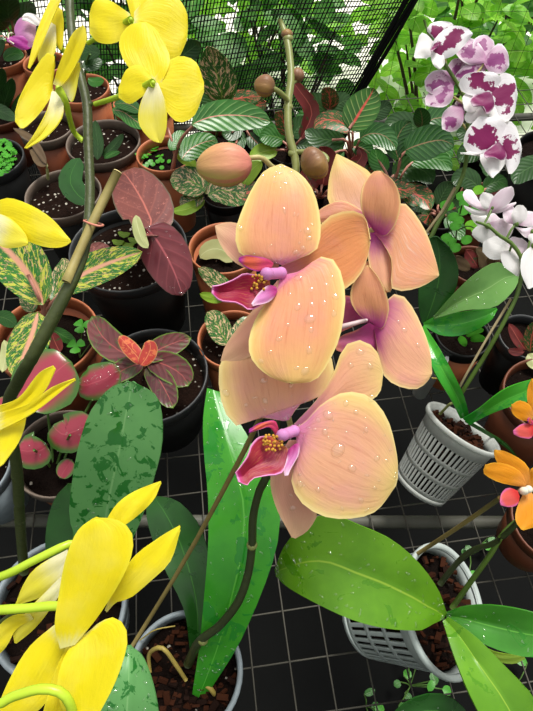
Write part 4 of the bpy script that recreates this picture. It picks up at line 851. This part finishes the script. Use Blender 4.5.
# dusky rose caladium in a black pot
t = potted('caladium', 'plant with two dusky rose heart shaped leaves in a black pot', 'potted plant', 128, 247, 59, .15, 'black', 'blackrim', soildrop=.022)
stemtube(t, [(132, 262, .13), (140, 245, .18), (143, 225, .21)], .002, 'pinkstem'); stemtube(t, [(134, 262, .13), (150, 250, .19)], .002, 'pinkstem')
lf(t, [(146, 236), (150, 215), (138, 195), (121, 172)], 27, .225, .20, 'caldark', .42, .42, fold=-.004)
lf(t, [(145, 228), (160, 245), (171, 266), (182, 296)], 24, .225, .17, 'caldark2', .4, .55, fold=-.004, drops=26)
lf(t, [(136, 215), (138, 228), (142, 240), (148, 248)], 6, .232, .22, 'palegreen', .5, .5, label='pale green furled leaf'); 
lf(t, [(88, 262), (96, 250), (112, 252)], 8, .16, .16, 'caldark', .5, .5)
for x, y in ((118, 232), (128, 238), (122, 243), (112, 240)): lf(t, [(x, y), (x+6, y+3), (x+12, y+1)], 3, .135, .14, 'limegreen', n=7, m=5)
# mauve coleus like plant in black pot
t = potted('foliage_plant', 'plant with mauve green edged leaves and one red new leaf in a black pot', 'potted plant', 152, 373, 56, .12, 'black', 'blackrim', soildrop=.02)
stemtube(t, [(145, 375, .10), (143, 365, .14), (141, 355, .16)], .0022, 'pinkstem')
lf(t, [(140, 358), (122, 352), (104, 338), (92, 316)], 15, .155, .17, 'coleus', .55, .5, fold=.002)
lf(t, [(143, 360), (158, 350), (174, 343), (191, 338)], 12, .155, .16, 'coleus', .55, .6, fold=.002)
lf(t, [(146, 362), (162, 364), (178, 372), (188, 386)], 15, .15, .14, 'coleus', .5, .45, fold=.002)
lf(t, [(146, 366), (158, 378), (166, 392), (173, 408)], 13, .145, .13, 'coleus', .5, .55, fold=.002)
lf(t, [(144, 364), (132, 366), (120, 372), (108, 384)], 11, .152, .15, 'coleus', .5, .6, fold=.002)
lf(t, [(142, 364), (136, 355), (128, 346), (119, 336)], 8, .17, .18, 'coleusred', .45, .5, bulge=.004, label='curled red new leaf')
lf(t, [(140, 365), (146, 358), (150, 350), (149, 340)], 8, .17, .185, 'coleusred', .45, .4, bulge=.003, label='curled red new leaf')
# red caladium
t = potted('caladium', 'plant with red centred green edged leaves in a brown pot at the left', 'potted plant', 60, 452, 48, .11, 'terra3', 'brownrim', soil='soilplain')
for x, y, x2, y2 in ((52, 470, 34, 450), (55, 470, 70, 435), (54, 472, 46, 400), (60, 470, 92, 400)): stemtube(t, [(x, y, .09), ((x+x2)/2, (y+y2)/2-4, .12), (x2, y2, .15)], .0014)
lf(t, [(28, 410), (40, 388), (54, 376), (72, 362)], 33, .17, .18, 'calred', .42, .42, fold=-.003)
lf(t, [(46, 444), (38, 450), (28, 450), (18, 446)], 19, .15, .14, 'calred', .4, .35, fold=-.003, drops=8)
lf(t, [(54, 424), (64, 434), (76, 430), (92, 418)], 20, .15, .155, 'calred', .4, .42, fold=-.003, drops=8)
lf(t, [(72, 460), (66, 468), (60, 478)], 9, .12, .11, 'calred', .5, .5)
o = lf(t, [(78, 382), (90, 384), (104, 378), (118, 366)], 18, .155, .165, 'calred', .4, .5, fold=-.004, drops=40, label='red leaf holding a pool of water')
lf(t, [(6, 430), (0, 410), (6, 396)], 8, .15, .16, 'calred')
# seedling in a brown rimmed perlite pot
t = potted('seedling_pot', 'brown rimmed pot of perlite specked soil with a single dark green leaf', 'potted plant', 63, 193, 38, .13, 'black', 'brownrim')
lf(t, [(90, 202), (78, 194), (70, 180), (80, 158)], 12, .16, .19, 'orchidleafdark', .5, .5)
tubepart(t, 'stem', [PZ(48, 180, .12), PZ(47, 168, .15), PZ(44, 158, .16)], .0022, 'palegreen')
lf(t, [(46, 164), (40, 152), (30, 138), (13, 128)], 4, .16, .17, 'brownleaf', .5, .6); lf(t, [(46, 166), (40, 160), (36, 154), (30, 150)], 6, .158, .16, 'brownleaf')
# bright clover pot at left edge
t = potted('clover_pot', 'black pot filled with bright green clover at the left edge', 'potted plant', -10, 158, 33, .13, 'black', 'blackrim', soil='soilplain')
mb = MB(); r5 = random.Random(3)
for k in range(150):
    a = r5.uniform(0, 6.283); q = 26*math.sqrt(r5.random()); c = PZ(-10+q*math.cos(a), 158+q*.8*math.sin(a), .128+r5.uniform(0, .012))
    for j in range(3): e = j*2.09+a; blade3(mb, c, (math.cos(e), math.sin(e), .2), (0, 0, 1), .0055, .0034, .1, .1, .8, .3, 5, 3)
mb.build('leaves', M['clover'], t, kind='stuff')
# brown pots behind the yellow flower
t = potted('soil_pot', 'brown pot of dark soil behind the hanging yellow petals', 'pot', 46, 126, 27, .13, 'terra2', 'brownrim')
t = potted('seedling_pot', 'brown rimmed pot of perlite specked soil with two narrow leaves behind the stem', 'potted plant', 103, 141, 37, .13, 'terra2', 'brownrim')
lf(t, [(97, 160), (98, 145), (96, 132), (95, 120)], 6, .14, .18, 'darkgreen'); lf(t, [(102, 156), (112, 148), (118, 141), (123, 134)], 5, .14, .17, 'darkgreen'); lf(t, [(104, 158), (112, 154), (120, 152)], 3, .14, .15, 'green')
t = potted('soil_pot', 'terracotta pot of soil at back left beside the mottled stem', 'pot', 82, 88, 27, .15, 'terra', None)
lf(t, [(100, 54), (88, 52), (74, 58)], 8, .22, .2, 'darkgreen'); lf(t, [(82, 66), (94, 64), (102, 60)], 7, .2, .2, 'darkgreen'); lf(t, [(104, 80), (94, 82), (88, 78)], 5, .17, .17, 'green')
stemtube(t, [(84, 90, .14), (86, 64, .2), (90, 54, .22)], .0018)
t = potted('striped_plant', 'terracotta pot holding a dark striped leaf behind the lowest yellow flower', 'potted plant', 143, 101, 30, .14, 'terra', None, soil='soilplain')
lf(t, [(112, 110), (124, 112), (134, 120), (146, 128)], 8, .15, .145, 'stripe'); lf(t, [(140, 112), (128, 104), (114, 104)], 7, .16, .16, 'stripedark'); lf(t, [(146, 100), (152, 92), (162, 92)], 6, .16, .16, 'stripe')
t = potted('soil_pot', 'terracotta pot half hidden at the far left edge below the lilac lip', 'pot', 2, 56, 24, .15, 'terra', None)
lf(t, [(4, 60), (12, 54), (24, 56)], 7, .17, .17, 'green'); lf(t, [(-6, 60), (-2, 48), (4, 40)], 6, .17, .2, 'darkgreen')
t = potted('soil_pot', 'terracotta pot behind the upper left yellow flower', 'pot', 44, 62, 21, .15, 'terra', None)
lf(t, [(46, 66), (50, 58), (56, 56)], 4, .16, .18, 'green')
t = potted('foliage_plant', 'plant with dark pointed leaves at the left edge above the clover pot', 'potted plant', 0, 112, 24, .10, 'terra3', None, soil='soilplain')
lf(t, [(2, 112), (6, 98), (10, 88), (12, 78)], 7, .12, .2, 'darkgreen'); lf(t, [(-14, 116), (-4, 110), (6, 114), (16, 120)], 7, .14, .15, 'darkgreen'); lf(t, [(-4, 96), (0, 80), (2, 68)], 7, .15, .22, 'darkgreen'); lf(t, [(12, 118), (18, 104), (24, 92)], 5, .12, .17, 'darkgreen')
# striped aglaonema in small terracotta pot, centre left
t = potted('striped_plant', 'small terracotta pot with a long striped leaf on a pink stalk', 'potted plant', 165, 153, 29, .14, 'terra', None, soildrop=.02, soil='soilplain')
stemtube(t, [(172, 172, .12), (176, 154, .16), (182, 138, .20), (196, 123, .23)], [.003, .003, .0022, .0018], 'pinkstem'); stemtube(t, [(175, 158, .15), (172, 142, .18), (168, 128, .19)], .0018, 'pinkstem')
lf(t, [(192, 125), (215, 116), (245, 116), (271, 122)], 16, .23, .22, 'stripe', .5, .6, fold=.003, label='long green leaf with pink midrib and pale stripes')
lf(t, [(182, 160), (192, 148), (206, 142), (218, 142)], 12, .17, .17, 'stripe', .5, .6); lf(t, [(176, 148), (182, 156), (190, 162), (197, 172)], 6, .16, .13, 'limegreen', .5, .6)
lf(t, [(170, 150), (178, 138), (186, 132)], 7, .18, .18, 'green'); lf(t, [(200, 148), (212, 154), (222, 152)], 9, .15, .15, 'stripedark')
for k in range(26):
    a = r5.uniform(0, 6.28); q = 17*math.sqrt(r5.random()); x, y = 154+q*math.cos(a), 158+q*.8*math.sin(a)
    if k == 0: mb = MB()
    blade3(mb, PZ(x, y, .125), (math.cos(a), math.sin(a), .6), (0, 0, 1), .008, .004, .2, .1)
mb.build('clover_leaves', M['clover'], t, kind='stuff')
# pale speckled plant behind, tall leaf
t = potted('speckled_plant', 'plant with an upright pink speckled leaf before the netting', 'potted plant', 216, 138, 17, .12, 'terra3', None, soil='soilplain')
stemtube(t, [(216, 138, .11), (222, 112, .2), (222, 100, .22)], .002)
lf(t, [(222, 104), (220, 85), (214, 66), (208, 46)], 18, .22, .30, 'aglspot', .5, .7, fold=.002, label='upright leaf with pink speckles'); lf(t, [(220, 106), (208, 96), (203, 84), (204, 72)], 10, .2, .24, 'darkgreen'); lf(t, [(222, 110), (232, 100), (244, 98), (262, 96)], 9, .2, .22, 'aglspotred')
# low speckled plant near the large bud
t = potted('speckled_plant', 'low plant with cream speckled leaves beneath the large closed bud', 'potted plant', 226, 192, 24, .09, 'black', None, soil='soilplain')
lf(t, [(205, 192), (192, 182), (182, 180), (170, 180)], 15, .13, .14, 'aglspot', .45, .5); lf(t, [(208, 196), (222, 190), (236, 194), (250, 198)], 14, .14, .13, 'aglspot', .45, .5); lf(t, [(204, 196), (190, 200), (180, 206)], 9, .12, .11, 'aglspot'); lf(t, [(214, 192), (206, 180), (204, 172)], 12, .13, .14, 'aglspot')
lf(t, [(205, 200), (194, 206), (184, 210), (172, 211)], 6, .11, .12, 'limegreen', label='yellowing leaf')
lf(t, [(244, 186), (250, 172), (262, 162)], 8, .14, .17, 'limegreen'); lf(t, [(236, 200), (254, 190), (268, 188)], 9, .13, .14, 'aglspotred')
# terracotta pots behind flower 1
t = potted('soil_pot', 'terracotta pot with a pale fallen leaf inside, left of the upper peach flower', 'potted plant', 224, 247, 36, .15, 'terra', None, soildrop=.03, soil='soilplain')
lf(t, [(200, 258), (210, 250), (222, 250), (232, 262)], 10, .13, .13, 'palegreen', .5, .5, label='pale leaf'); lf(t, [(206, 248), (214, 240), (222, 236)], 4, .12, .125, 'green')
t = potted('speckled_plant', 'terracotta pot with a speckled leaf just left of the lip of the upper peach flower', 'potted plant', 233, 338, 36, .12, 'terra', None, soil='soil')
lf(t, [(228, 345), (222, 334), (216, 322), (207, 312)], 12, .13, .14, 'aglspot', .5, .5); lf(t, [(234, 300), (222, 286), (210, 276), (198, 268)], 9, .15, .17, 'aglspot', .5, .6); lf(t, [(224, 300), (212, 298), (200, 294)], 5, .14, .16, 'limegreen')
lf(t, [(236, 350), (244, 330), (248, 316)], 12, .13, .14, 'aglspot')
# right hand pots
t = potted('rosette_plant', 'black pot with pink speckled pointed leaves at the right edge', 'potted plant', 527, 336, 28, .11, 'black', 'blackrim', soil='soilplain')
lf(t, [(526, 350), (520, 342), (514, 332), (509, 324)], 6, .12, .15, 'redleaf', .5, .6); lf(t, [(530, 352), (532, 336), (536, 322)], 8, .12, .16, 'aglspotred'); lf(t, [(528, 354), (534, 362), (540, 368)], 7, .12, .12, 'palegreen'); lf(t, [(524, 352), (516, 352), (508, 350)], 4, .115, .12, 'redleaf')
t = potted('soil_pot', 'dark terracotta pot hidden behind the upper orange flower', 'pot', 550, 396, 46, .12, 'terra3', None, soil='soilplain')
t = potted('soil_pot', 'terracotta pot at the right edge below the orange flowers', 'pot', 556, 520, 44, .085, 'terra3', None, soil='soilplain')
t = thing('plastic_cup', 'small white plastic cup tucked behind the strap leaf of the tilted pot', 'cup', base_of(436, 357, .09))
T_ = Matrix.Translation(PZ(436, 357, .09))
MB().lathe([(.001, -.09), (.010, -.09), (.0145, 0), (.0158, .001), (.0158, -.001), (.0135, -.001), (.009, -.088), (.001, -.088)], T_, 24).build('body', M['whitecup'], t)
t = potted('white_net_pot', 'pale net pot at the left edge behind the lower yellow bloom', 'pot', -34, 466, 44, .10, 'grey', 'grey', soil='soilplain')
# wilted and low plants to the right
t = potted('withered_plant', 'plant with withered brown leaves beneath the white orchid', 'potted plant', 474, 264, 26, .08, 'terra3', None, soil='soilplain')
for pts, hw in (([(478, 268), (472, 258), (466, 250)], 7), ([(482, 270), (484, 256), (476, 248)], 6), ([(470, 270), (460, 262), (456, 256)], 6), ([(488, 268), (494, 260), (500, 262)], 6)): lf(t, pts, hw, .10, .13, 'redleaf' if hw == 7 else 'brownleaf')
t = thing('sprig', 'spray of small round light green leaves beside the brown wooden stake', 'weed', base_of(452, 250, .0))
stemtube(t, [(458, 262, .03), (456, 235, .13), (462, 205, .19)], .001); stemtube(t, [(456, 240, .12), (448, 225, .17), (447, 214, .18)], .0008); stemtube(t, [(458, 230, .14), (468, 226, .19), (474, 228, .2)], .0008)
for x, y, k in ((453, 217, 0), (464, 203, 0), (455, 226, 0), (448, 206, 0), (463, 211, 0), (445, 205, 0), (470, 225, 1), (476, 229, 1), (446, 238, 0), (458, 221, 0), (443, 244, 0), (455, 248, 0), (461, 196, 0), (474, 211, 0), (450, 242, 0), (478, 190, 1), (466, 240, 0)):
    lf(t, [(x-5, y+2), (x, y), (x+6, y-2)], 4.6, .175, .18, 'cloverbright' if k else 'clover', .4, .4, n=8, m=5)
# mixed foliage in front of the netting
def foliage(label, cx, cy, leaves, pot='black', zr=.1, rx=22, stem='pinkstem', name='foliage_plant', group=None):
    t = potted(name, label, 'potted plant', cx, cy, rx, zr, pot, None, soil='soilplain', group=group)
    for pts, hw, z0, z1, mat in leaves:
        lf(t, pts, hw, z0, z1, mat, .5, .6, fold=.002)
        x, y = pts[0]; stemtube(t, [(cx+(x-cx)*.15, cy+2, zr-.01), ((cx+x)/2, (cy+y)/2, (zr+z0)/2+.02), (x, y, z0), (pts[1][0], pts[1][1], z0+(z1-z0)/(len(pts)-1)-.001)], .0018, stem, 'petiole')
    return t
foliage('plant with a red ribbed striped leaf right of the netting edge', 352, 162, [
    ([(349, 130), (358, 115), (368, 100), (374, 88)], 17, .24, .28, 'stripered'), ([(372, 118), (384, 108), (392, 106)], 9, .2, .22, 'darkgreen'),
    ([(352, 132), (340, 122), (326, 120), (314, 128)], 10, .22, .22, 'aglspotred'), ([(346, 140), (332, 140), (318, 138), (305, 130)], 11, .2, .2, 'darkgreen'),
    ([(360, 140), (372, 134), (384, 136), (396, 150)], 12, .2, .2, 'stripedark'), ([(352, 148), (362, 148), (372, 158)], 10, .18, .17, 'stripedark'), ([(344, 150), (332, 154), (320, 150)], 10, .17, .17, 'green')], name='striped_plant')
foliage('plant with deep red leaves behind the brown drooping bud', 320, 196, [
    ([(322, 186), (324, 172), (326, 158), (320, 147)], 13, .14, .20, 'redleaf'), ([(316, 190), (308, 180), (306, 168)], 9, .13, .16, 'redleaf'), ([(334, 186), (350, 170), (362, 158), (358, 147)], 8, .14, .19, 'redleaf'),
    ([(340, 190), (362, 174), (374, 170), (380, 178)], 8, .14, .15, 'aglspotred'), ([(330, 196), (344, 200), (352, 190)], 10, .12, .13, 'darkgreen'), ([(310, 196), (296, 188), (284, 180)], 12, .12, .14, 'redleaf')], name='red_leaved_plant')
foliage('plant with dark striped leaves on pink stalks left of the blotched flowers', 392, 190, [
    ([(404, 152), (418, 146), (436, 140), (454, 146)], 17, .2, .22, 'stripedark'), ([(400, 160), (396, 144), (402, 130), (412, 122)], 12, .18, .22, 'stripedark'), ([(384, 178), (392, 186), (404, 190), (416, 186)], 9, .15, .15, 'aglspotred'),
    ([(392, 176), (412, 168), (424, 172), (432, 184)], 14, .15, .15, 'darkgreen'), ([(400, 184), (414, 194), (424, 198), (430, 210)], 12, .14, .13, 'aglspotred'), ([(386, 172), (378, 160), (376, 148)], 10, .16, .18, 'green'), ([(410, 164), (424, 158), (440, 160), (452, 170)], 11, .17, .17, 'green')], name='striped_plant')
foliage('low green plant between the stake and the dark striped plant', 438, 214, [
    ([(438, 206), (444, 192), (452, 182)], 9, .11, .14, 'darkgreen'), ([(432, 210), (420, 204), (412, 210)], 11, .10, .11, 'darkgreen'), ([(440, 212), (456, 208), (466, 200)], 10, .1, .12, 'darkgreen'),
    ([(430, 214), (424, 224), (418, 236)], 11, .1, .09, 'aglspotred'), ([(446, 216), (456, 228), (462, 240)], 9, .1, .09, 'green')])
foliage('dark plant with drooping leaves at the back right below the blotched flowers', 482, 196, [
    ([(478, 190), (470, 180), (462, 178), (452, 184)], 11, .12, .13, 'darkgreen'), ([(484, 190), (496, 182), (508, 186)], 9, .12, .12, 'darkgreen'), ([(480, 196), (488, 206), (492, 218)], 10, .1, .1, 'darkgreen'), ([(474, 196), (466, 204), (462, 214)], 10, .1, .1, 'darkgreen'), ([(486, 198), (500, 200), (512, 196)], 8, .1, .1, 'redleaf')], pot='terra3')
foliage('plant with green leaves under the red speckled leaves at the foot of the netting', 290, 150, [
    ([(292, 138), (300, 126), (312, 120)], 10, .15, .17, 'darkgreen'), ([(284, 142), (272, 136), (260, 140)], 11, .14, .15, 'green'), ([(294, 146), (308, 146), (318, 152)], 10, .14, .14, 'darkgreen'), ([(286, 136), (284, 122), (276, 112)], 9, .16, .2, 'aglspotred'),
    ([(300, 140), (312, 112), (300, 92), (288, 76)], 8, .17, .25, 'redleaf'), ([(278, 150), (262, 152), (250, 160)], 9, .13, .13, 'limegreen')])
foliage('shaded plant with plain green leaves behind the long striped leaf', 246, 128, [
    ([(246, 122), (254, 108), (266, 102)], 11, .16, .19, 'aglspotred'), ([(240, 124), (232, 132), (222, 134)], 9, .14, .14, 'darkgreen'), ([(252, 126), (264, 128), (276, 136)], 10, .14, .14, 'green'), ([(248, 134), (258, 144), (266, 154)], 9, .13, .12, 'darkgreen'), ([(240, 130), (236, 144), (226, 150)], 9, .13, .13, 'green')])
foliage('plant with broad dark leaves standing behind the uppermost yellow flower', 172, 66, [
    ([(176, 60), (190, 50), (200, 42)], 11, .2, .24, 'darkgreen'), ([(184, 66), (194, 72), (206, 74)], 9, .18, .18, 'darkgreen'), ([(170, 58), (168, 44), (176, 34)], 10, .2, .26, 'darkgreen'), ([(164, 66), (152, 66), (146, 74)], 10, .18, .17, 'darkgreen')], pot='terra3')
foliage('plant with big dark leaves in the upper left corner', 14, 50, [
    ([(14, 26), (24, 14), (34, 4)], 12, .2, .26, 'darkgreen'), ([(8, 28), (-2, 18), (-6, 6)], 12, .2, .26, 'darkgreen'), ([(12, 22), (8, 8), (14, -6)], 12, .22, .3, 'darkgreen'), ([(20, 32), (32, 34), (40, 42)], 9, .18, .17, 'darkgreen'), ([(4, 36), (-6, 40), (-12, 50)], 10, .18, .17, 'darkgreen')], pot='terra3')
foliage('dark leafy plant in front of the bright vine right of the netting hem', 420, 142, [
    ([(418, 132), (410, 124), (398, 122), (384, 128)], 11, .12, .13, 'darkgreen'), ([(424, 130), (432, 120), (446, 118), (458, 126)], 12, .13, .13, 'stripedark'), ([(420, 136), (430, 136), (446, 138)], 10, .12, .12, 'green'), ([(414, 136), (400, 138), (388, 144)], 11, .12, .12, 'darkgreen'), ([(424, 142), (440, 148), (452, 158)], 11, .11, .11, 'green'), ([(420, 128), (422, 118), (418, 108)], 9, .14, .18, 'stripedark')])
foliage('dark leafy plant behind the lowest blotched flower', 486, 150, [
    ([(482, 142), (470, 134), (456, 134)], 11, .12, .13, 'darkgreen'), ([(490, 140), (500, 130), (514, 130)], 11, .13, .14, 'green'), ([(484, 148), (470, 152), (458, 160)], 11, .11, .11, 'darkgreen'), ([(492, 150), (506, 154), (516, 160)], 11, .11, .11, 'darkgreen'), ([(486, 138), (484, 126), (478, 118)], 9, .14, .17, 'stripedark'), ([(488, 156), (490, 168), (486, 176)], 11, .11, .1, 'darkgreen')])
foliage('broad leaved dark plant between the netting edge and the red ribbed leaf', 328, 122, [
    ([(326, 114), (316, 104), (304, 100)], 12, .14, .17, 'darkgreen'), ([(332, 112), (342, 102), (352, 102)], 11, .14, .16, 'darkgreen'), ([(324, 118), (308, 120), (296, 128)], 12, .13, .13, 'green'), ([(334, 120), (346, 122), (358, 128)], 11, .13, .13, 'darkgreen'), ([(328, 110), (330, 98), (324, 88)], 9, .15, .2, 'aglspotred')])
# dark grow pot and brick at the right edge
t = potted('grow_pot', 'tall dark pot at the right edge beyond the blotched flowers', 'pot', 556, 152, 38, .16, 'black', None, soil='soilplain')
lf(t, [(548, 162), (534, 166), (522, 172), (514, 184)], 12, .17, .16, 'darkgreen')
b0 = PZ(530, 205, .0); mb = MB(); mb.box(b0+Vector((.02, .02, .045)), (.1, .06, .09), Matrix.Rotation(.3, 3, 'Z')); o = mb.build('brick', M['brick'], origin=b0, smooth=False); tag(o, 'grey brown brick standing at the right edge above the white flowers', 'brick')
md = o.modifiers.new('Bevel', 'BEVEL'); md.width = .004; md.segments = 2
# weeds on the ground beneath the bench
r6 = random.Random(5)
def weed(label, x, y, n, s):
    c = PZ(x, y, -.54); t = thing('weed', label, 'weed', c, None)
    for k in range(n):
        a = r6.uniform(0, 6.28); q = s*r6.uniform(.2, 1); p = c+Vector((q*math.cos(a), q*math.sin(a), r6.uniform(.01, .05)))
        tb = MB(); tb.tube([c, (c+p)/2+Vector((0, 0, .012)), p], .0012, 5, True, 2); st = tb.build('stem', M['greenstem'], t)
        mb = MB(); e = r6.uniform(0, 6.28); blade3(mb, p, (math.cos(e), math.sin(e), .15), (0, 0, 1), r6.uniform(.014, .022), r6.uniform(.006, .009), .2, .1, .5, .5, 7, 5); mb.build('leaf', M['clover' if k % 2 else 'green'], t, solid=.0005)
weed('small weed on the dark ground right of the slotted pot base', 410, 686, 9, .06); weed('smaller weed on the dark ground at the bottom centre right', 366, 706, 4, .03); weed('weed on the dark ground beyond the pipe above the white net pot', 470, 555, 6, .05)
weed('weed on the dark ground at the right below the drooping leaf', 512, 690, 7, .06)
t = thing('orchid_plant', 'wet dark green leaf of a plant at the bottom edge of the photo', 'orchid', base_of(432, 745, .08))
taper_pot(t, 432, 745, 40, .08, M['grey'], soil='soilplain')
L, R = spine([(475, 760), (448, 716), (420, 712), (388, 728)], 17, .4, .5); mb = patch(L, R, DZ(745, .1), DZ(722, .12), fold=.003); o = mb.build('leaf', M['orchidleafdark'], t, solid=.0012)
w = MB(); scatter_drops(w, mb.rows, 24, .0006, .0015, rnd); w.build('water_drops', M['water'], o, kind='stuff')
# =================================================================== BEYOND THE NETTING
r7 = random.Random(21)
def shrub(label, x, y, z, rx, ry, rz, n, ls, mat, name='shrub', group='shrubs beyond the netting'):
    c = Vector((x, y, z)); t = thing(name, label, 'shrub', (x, y, -.58), group)
    mb = MB()
    for k in range(n):
        while True:
            q = Vector((r7.uniform(-1, 1), r7.uniform(-1, 1), r7.uniform(-1, 1)))
            if q.length <= 1: break
        p = c+Vector((q.x*rx, q.y*ry, q.z*rz)); a = r7.uniform(0, 6.283)
        dr = Vector((math.cos(a), math.sin(a), r7.uniform(-.5, .5))); l = ls*r7.uniform(.6, 1.25)
        blade3(mb, p, dr, Vector((r7.uniform(-.5, .5), r7.uniform(-.9, .1), 1)), l, l*r7.uniform(.27, .36), .25, .12, .5, .55, 7, 5)
    mb.build('foliage', M[mat], t)
    m2 = MB()
    for k in range(7):
        a = r7.uniform(0, 6.283); q = r7.uniform(.3, .9); e = c+Vector((q*rx*math.cos(a), q*ry*math.sin(a), rz*r7.uniform(-.2, .9)))
        m2.tube([Vector((x+.03*math.cos(a), y+.03*math.sin(a), -.58)), Vector((x+(e.x-x)*.4, y+(e.y-y)*.4, (e.z-.58)/2)), e], [.008, .006, .002], 6)
    m2.build('stem', M['bark_shrub'], t)
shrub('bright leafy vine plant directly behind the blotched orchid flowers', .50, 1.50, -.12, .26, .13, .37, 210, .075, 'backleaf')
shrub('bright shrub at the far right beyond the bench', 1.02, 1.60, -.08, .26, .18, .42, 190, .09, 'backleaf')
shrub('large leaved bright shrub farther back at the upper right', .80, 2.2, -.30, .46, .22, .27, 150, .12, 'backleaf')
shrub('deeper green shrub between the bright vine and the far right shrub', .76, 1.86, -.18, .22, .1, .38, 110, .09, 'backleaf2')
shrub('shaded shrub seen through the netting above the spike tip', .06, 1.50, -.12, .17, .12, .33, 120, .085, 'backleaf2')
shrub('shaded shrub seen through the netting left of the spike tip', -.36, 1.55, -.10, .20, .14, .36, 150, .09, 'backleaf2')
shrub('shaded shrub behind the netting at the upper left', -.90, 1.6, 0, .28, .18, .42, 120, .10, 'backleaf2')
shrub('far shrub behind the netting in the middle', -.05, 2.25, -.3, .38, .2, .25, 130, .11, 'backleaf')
netting('shade_netting', Vector((.2, 1.30, -.5)), Vector((1.5, 1.30, -.5)), Vector((1.5, 1.24, .6)), Vector((.2, 1.24, .6)), 44, 26, .0004, 'added thin strands standing in for net shadow stripes on the bright vine leaves at the upper right')  # strands added in place of the net's shadow stripes on the leaves
# =================================================================== LIGHT AND CAMERA
wd = bpy.data.worlds.new('World'); C.world = wd; wd.use_nodes = True; nt_ = wd.node_tree; nt_.nodes.clear()
bg = nt_.nodes.new('ShaderNodeBackground'); out = nt_.nodes.new('ShaderNodeOutputWorld')
tc = nt_.nodes.new('ShaderNodeTexCoord'); sx = nt_.nodes.new('ShaderNodeSeparateXYZ'); mr = nt_.nodes.new('ShaderNodeMapRange'); mxx = nt_.nodes.new('ShaderNodeMix'); mxx.data_type = 'RGBA'
nt_.links.new(tc.outputs['Generated'], sx.inputs[0]); nt_.links.new(sx.outputs[2], mr.inputs[0]); mr.inputs[1].default_value = -.05; mr.inputs[2].default_value = .9
mxx.inputs[6].default_value = (.12, .14, .11, 1); mxx.inputs[7].default_value = (1.0, 1.0, .98, 1)
nt_.links.new(mr.outputs[0], mxx.inputs[0]); nt_.links.new(mxx.outputs[2], bg.inputs[0]); bg.inputs[1].default_value = .85; nt_.links.new(bg.outputs[0], out.inputs[0])
sun = bpy.data.lights.new('sun', 'SUN'); sun.energy = 3.6; sun.angle = math.radians(22); sun.color = (1, .97, .9)
so = bpy.data.objects.new('sun', sun); COL.objects.link(so)
sd = Vector((.22, .42, 1.0)).normalized(); so.rotation_euler = sd.to_track_quat('Z', 'Y').to_euler(); so.location = (0, 0, 3)
cam = bpy.data.cameras.new('camera'); co = bpy.data.objects.new('camera', cam); COL.objects.link(co)
co.location = CAM; co.rotation_euler = (math.pi/2-PITCH, 0, 0)
cam.sensor_fit = 'VERTICAL'; cam.sensor_height = 24; cam.lens = 24*F/711; cam.clip_start = .02
C.camera = co
C.view_settings.view_transform = 'Standard'; C.view_settings.look = 'None'; C.view_settings.gamma = 1; C.view_settings.exposure = 0.25; C.view_settings.use_curve_mapping = False
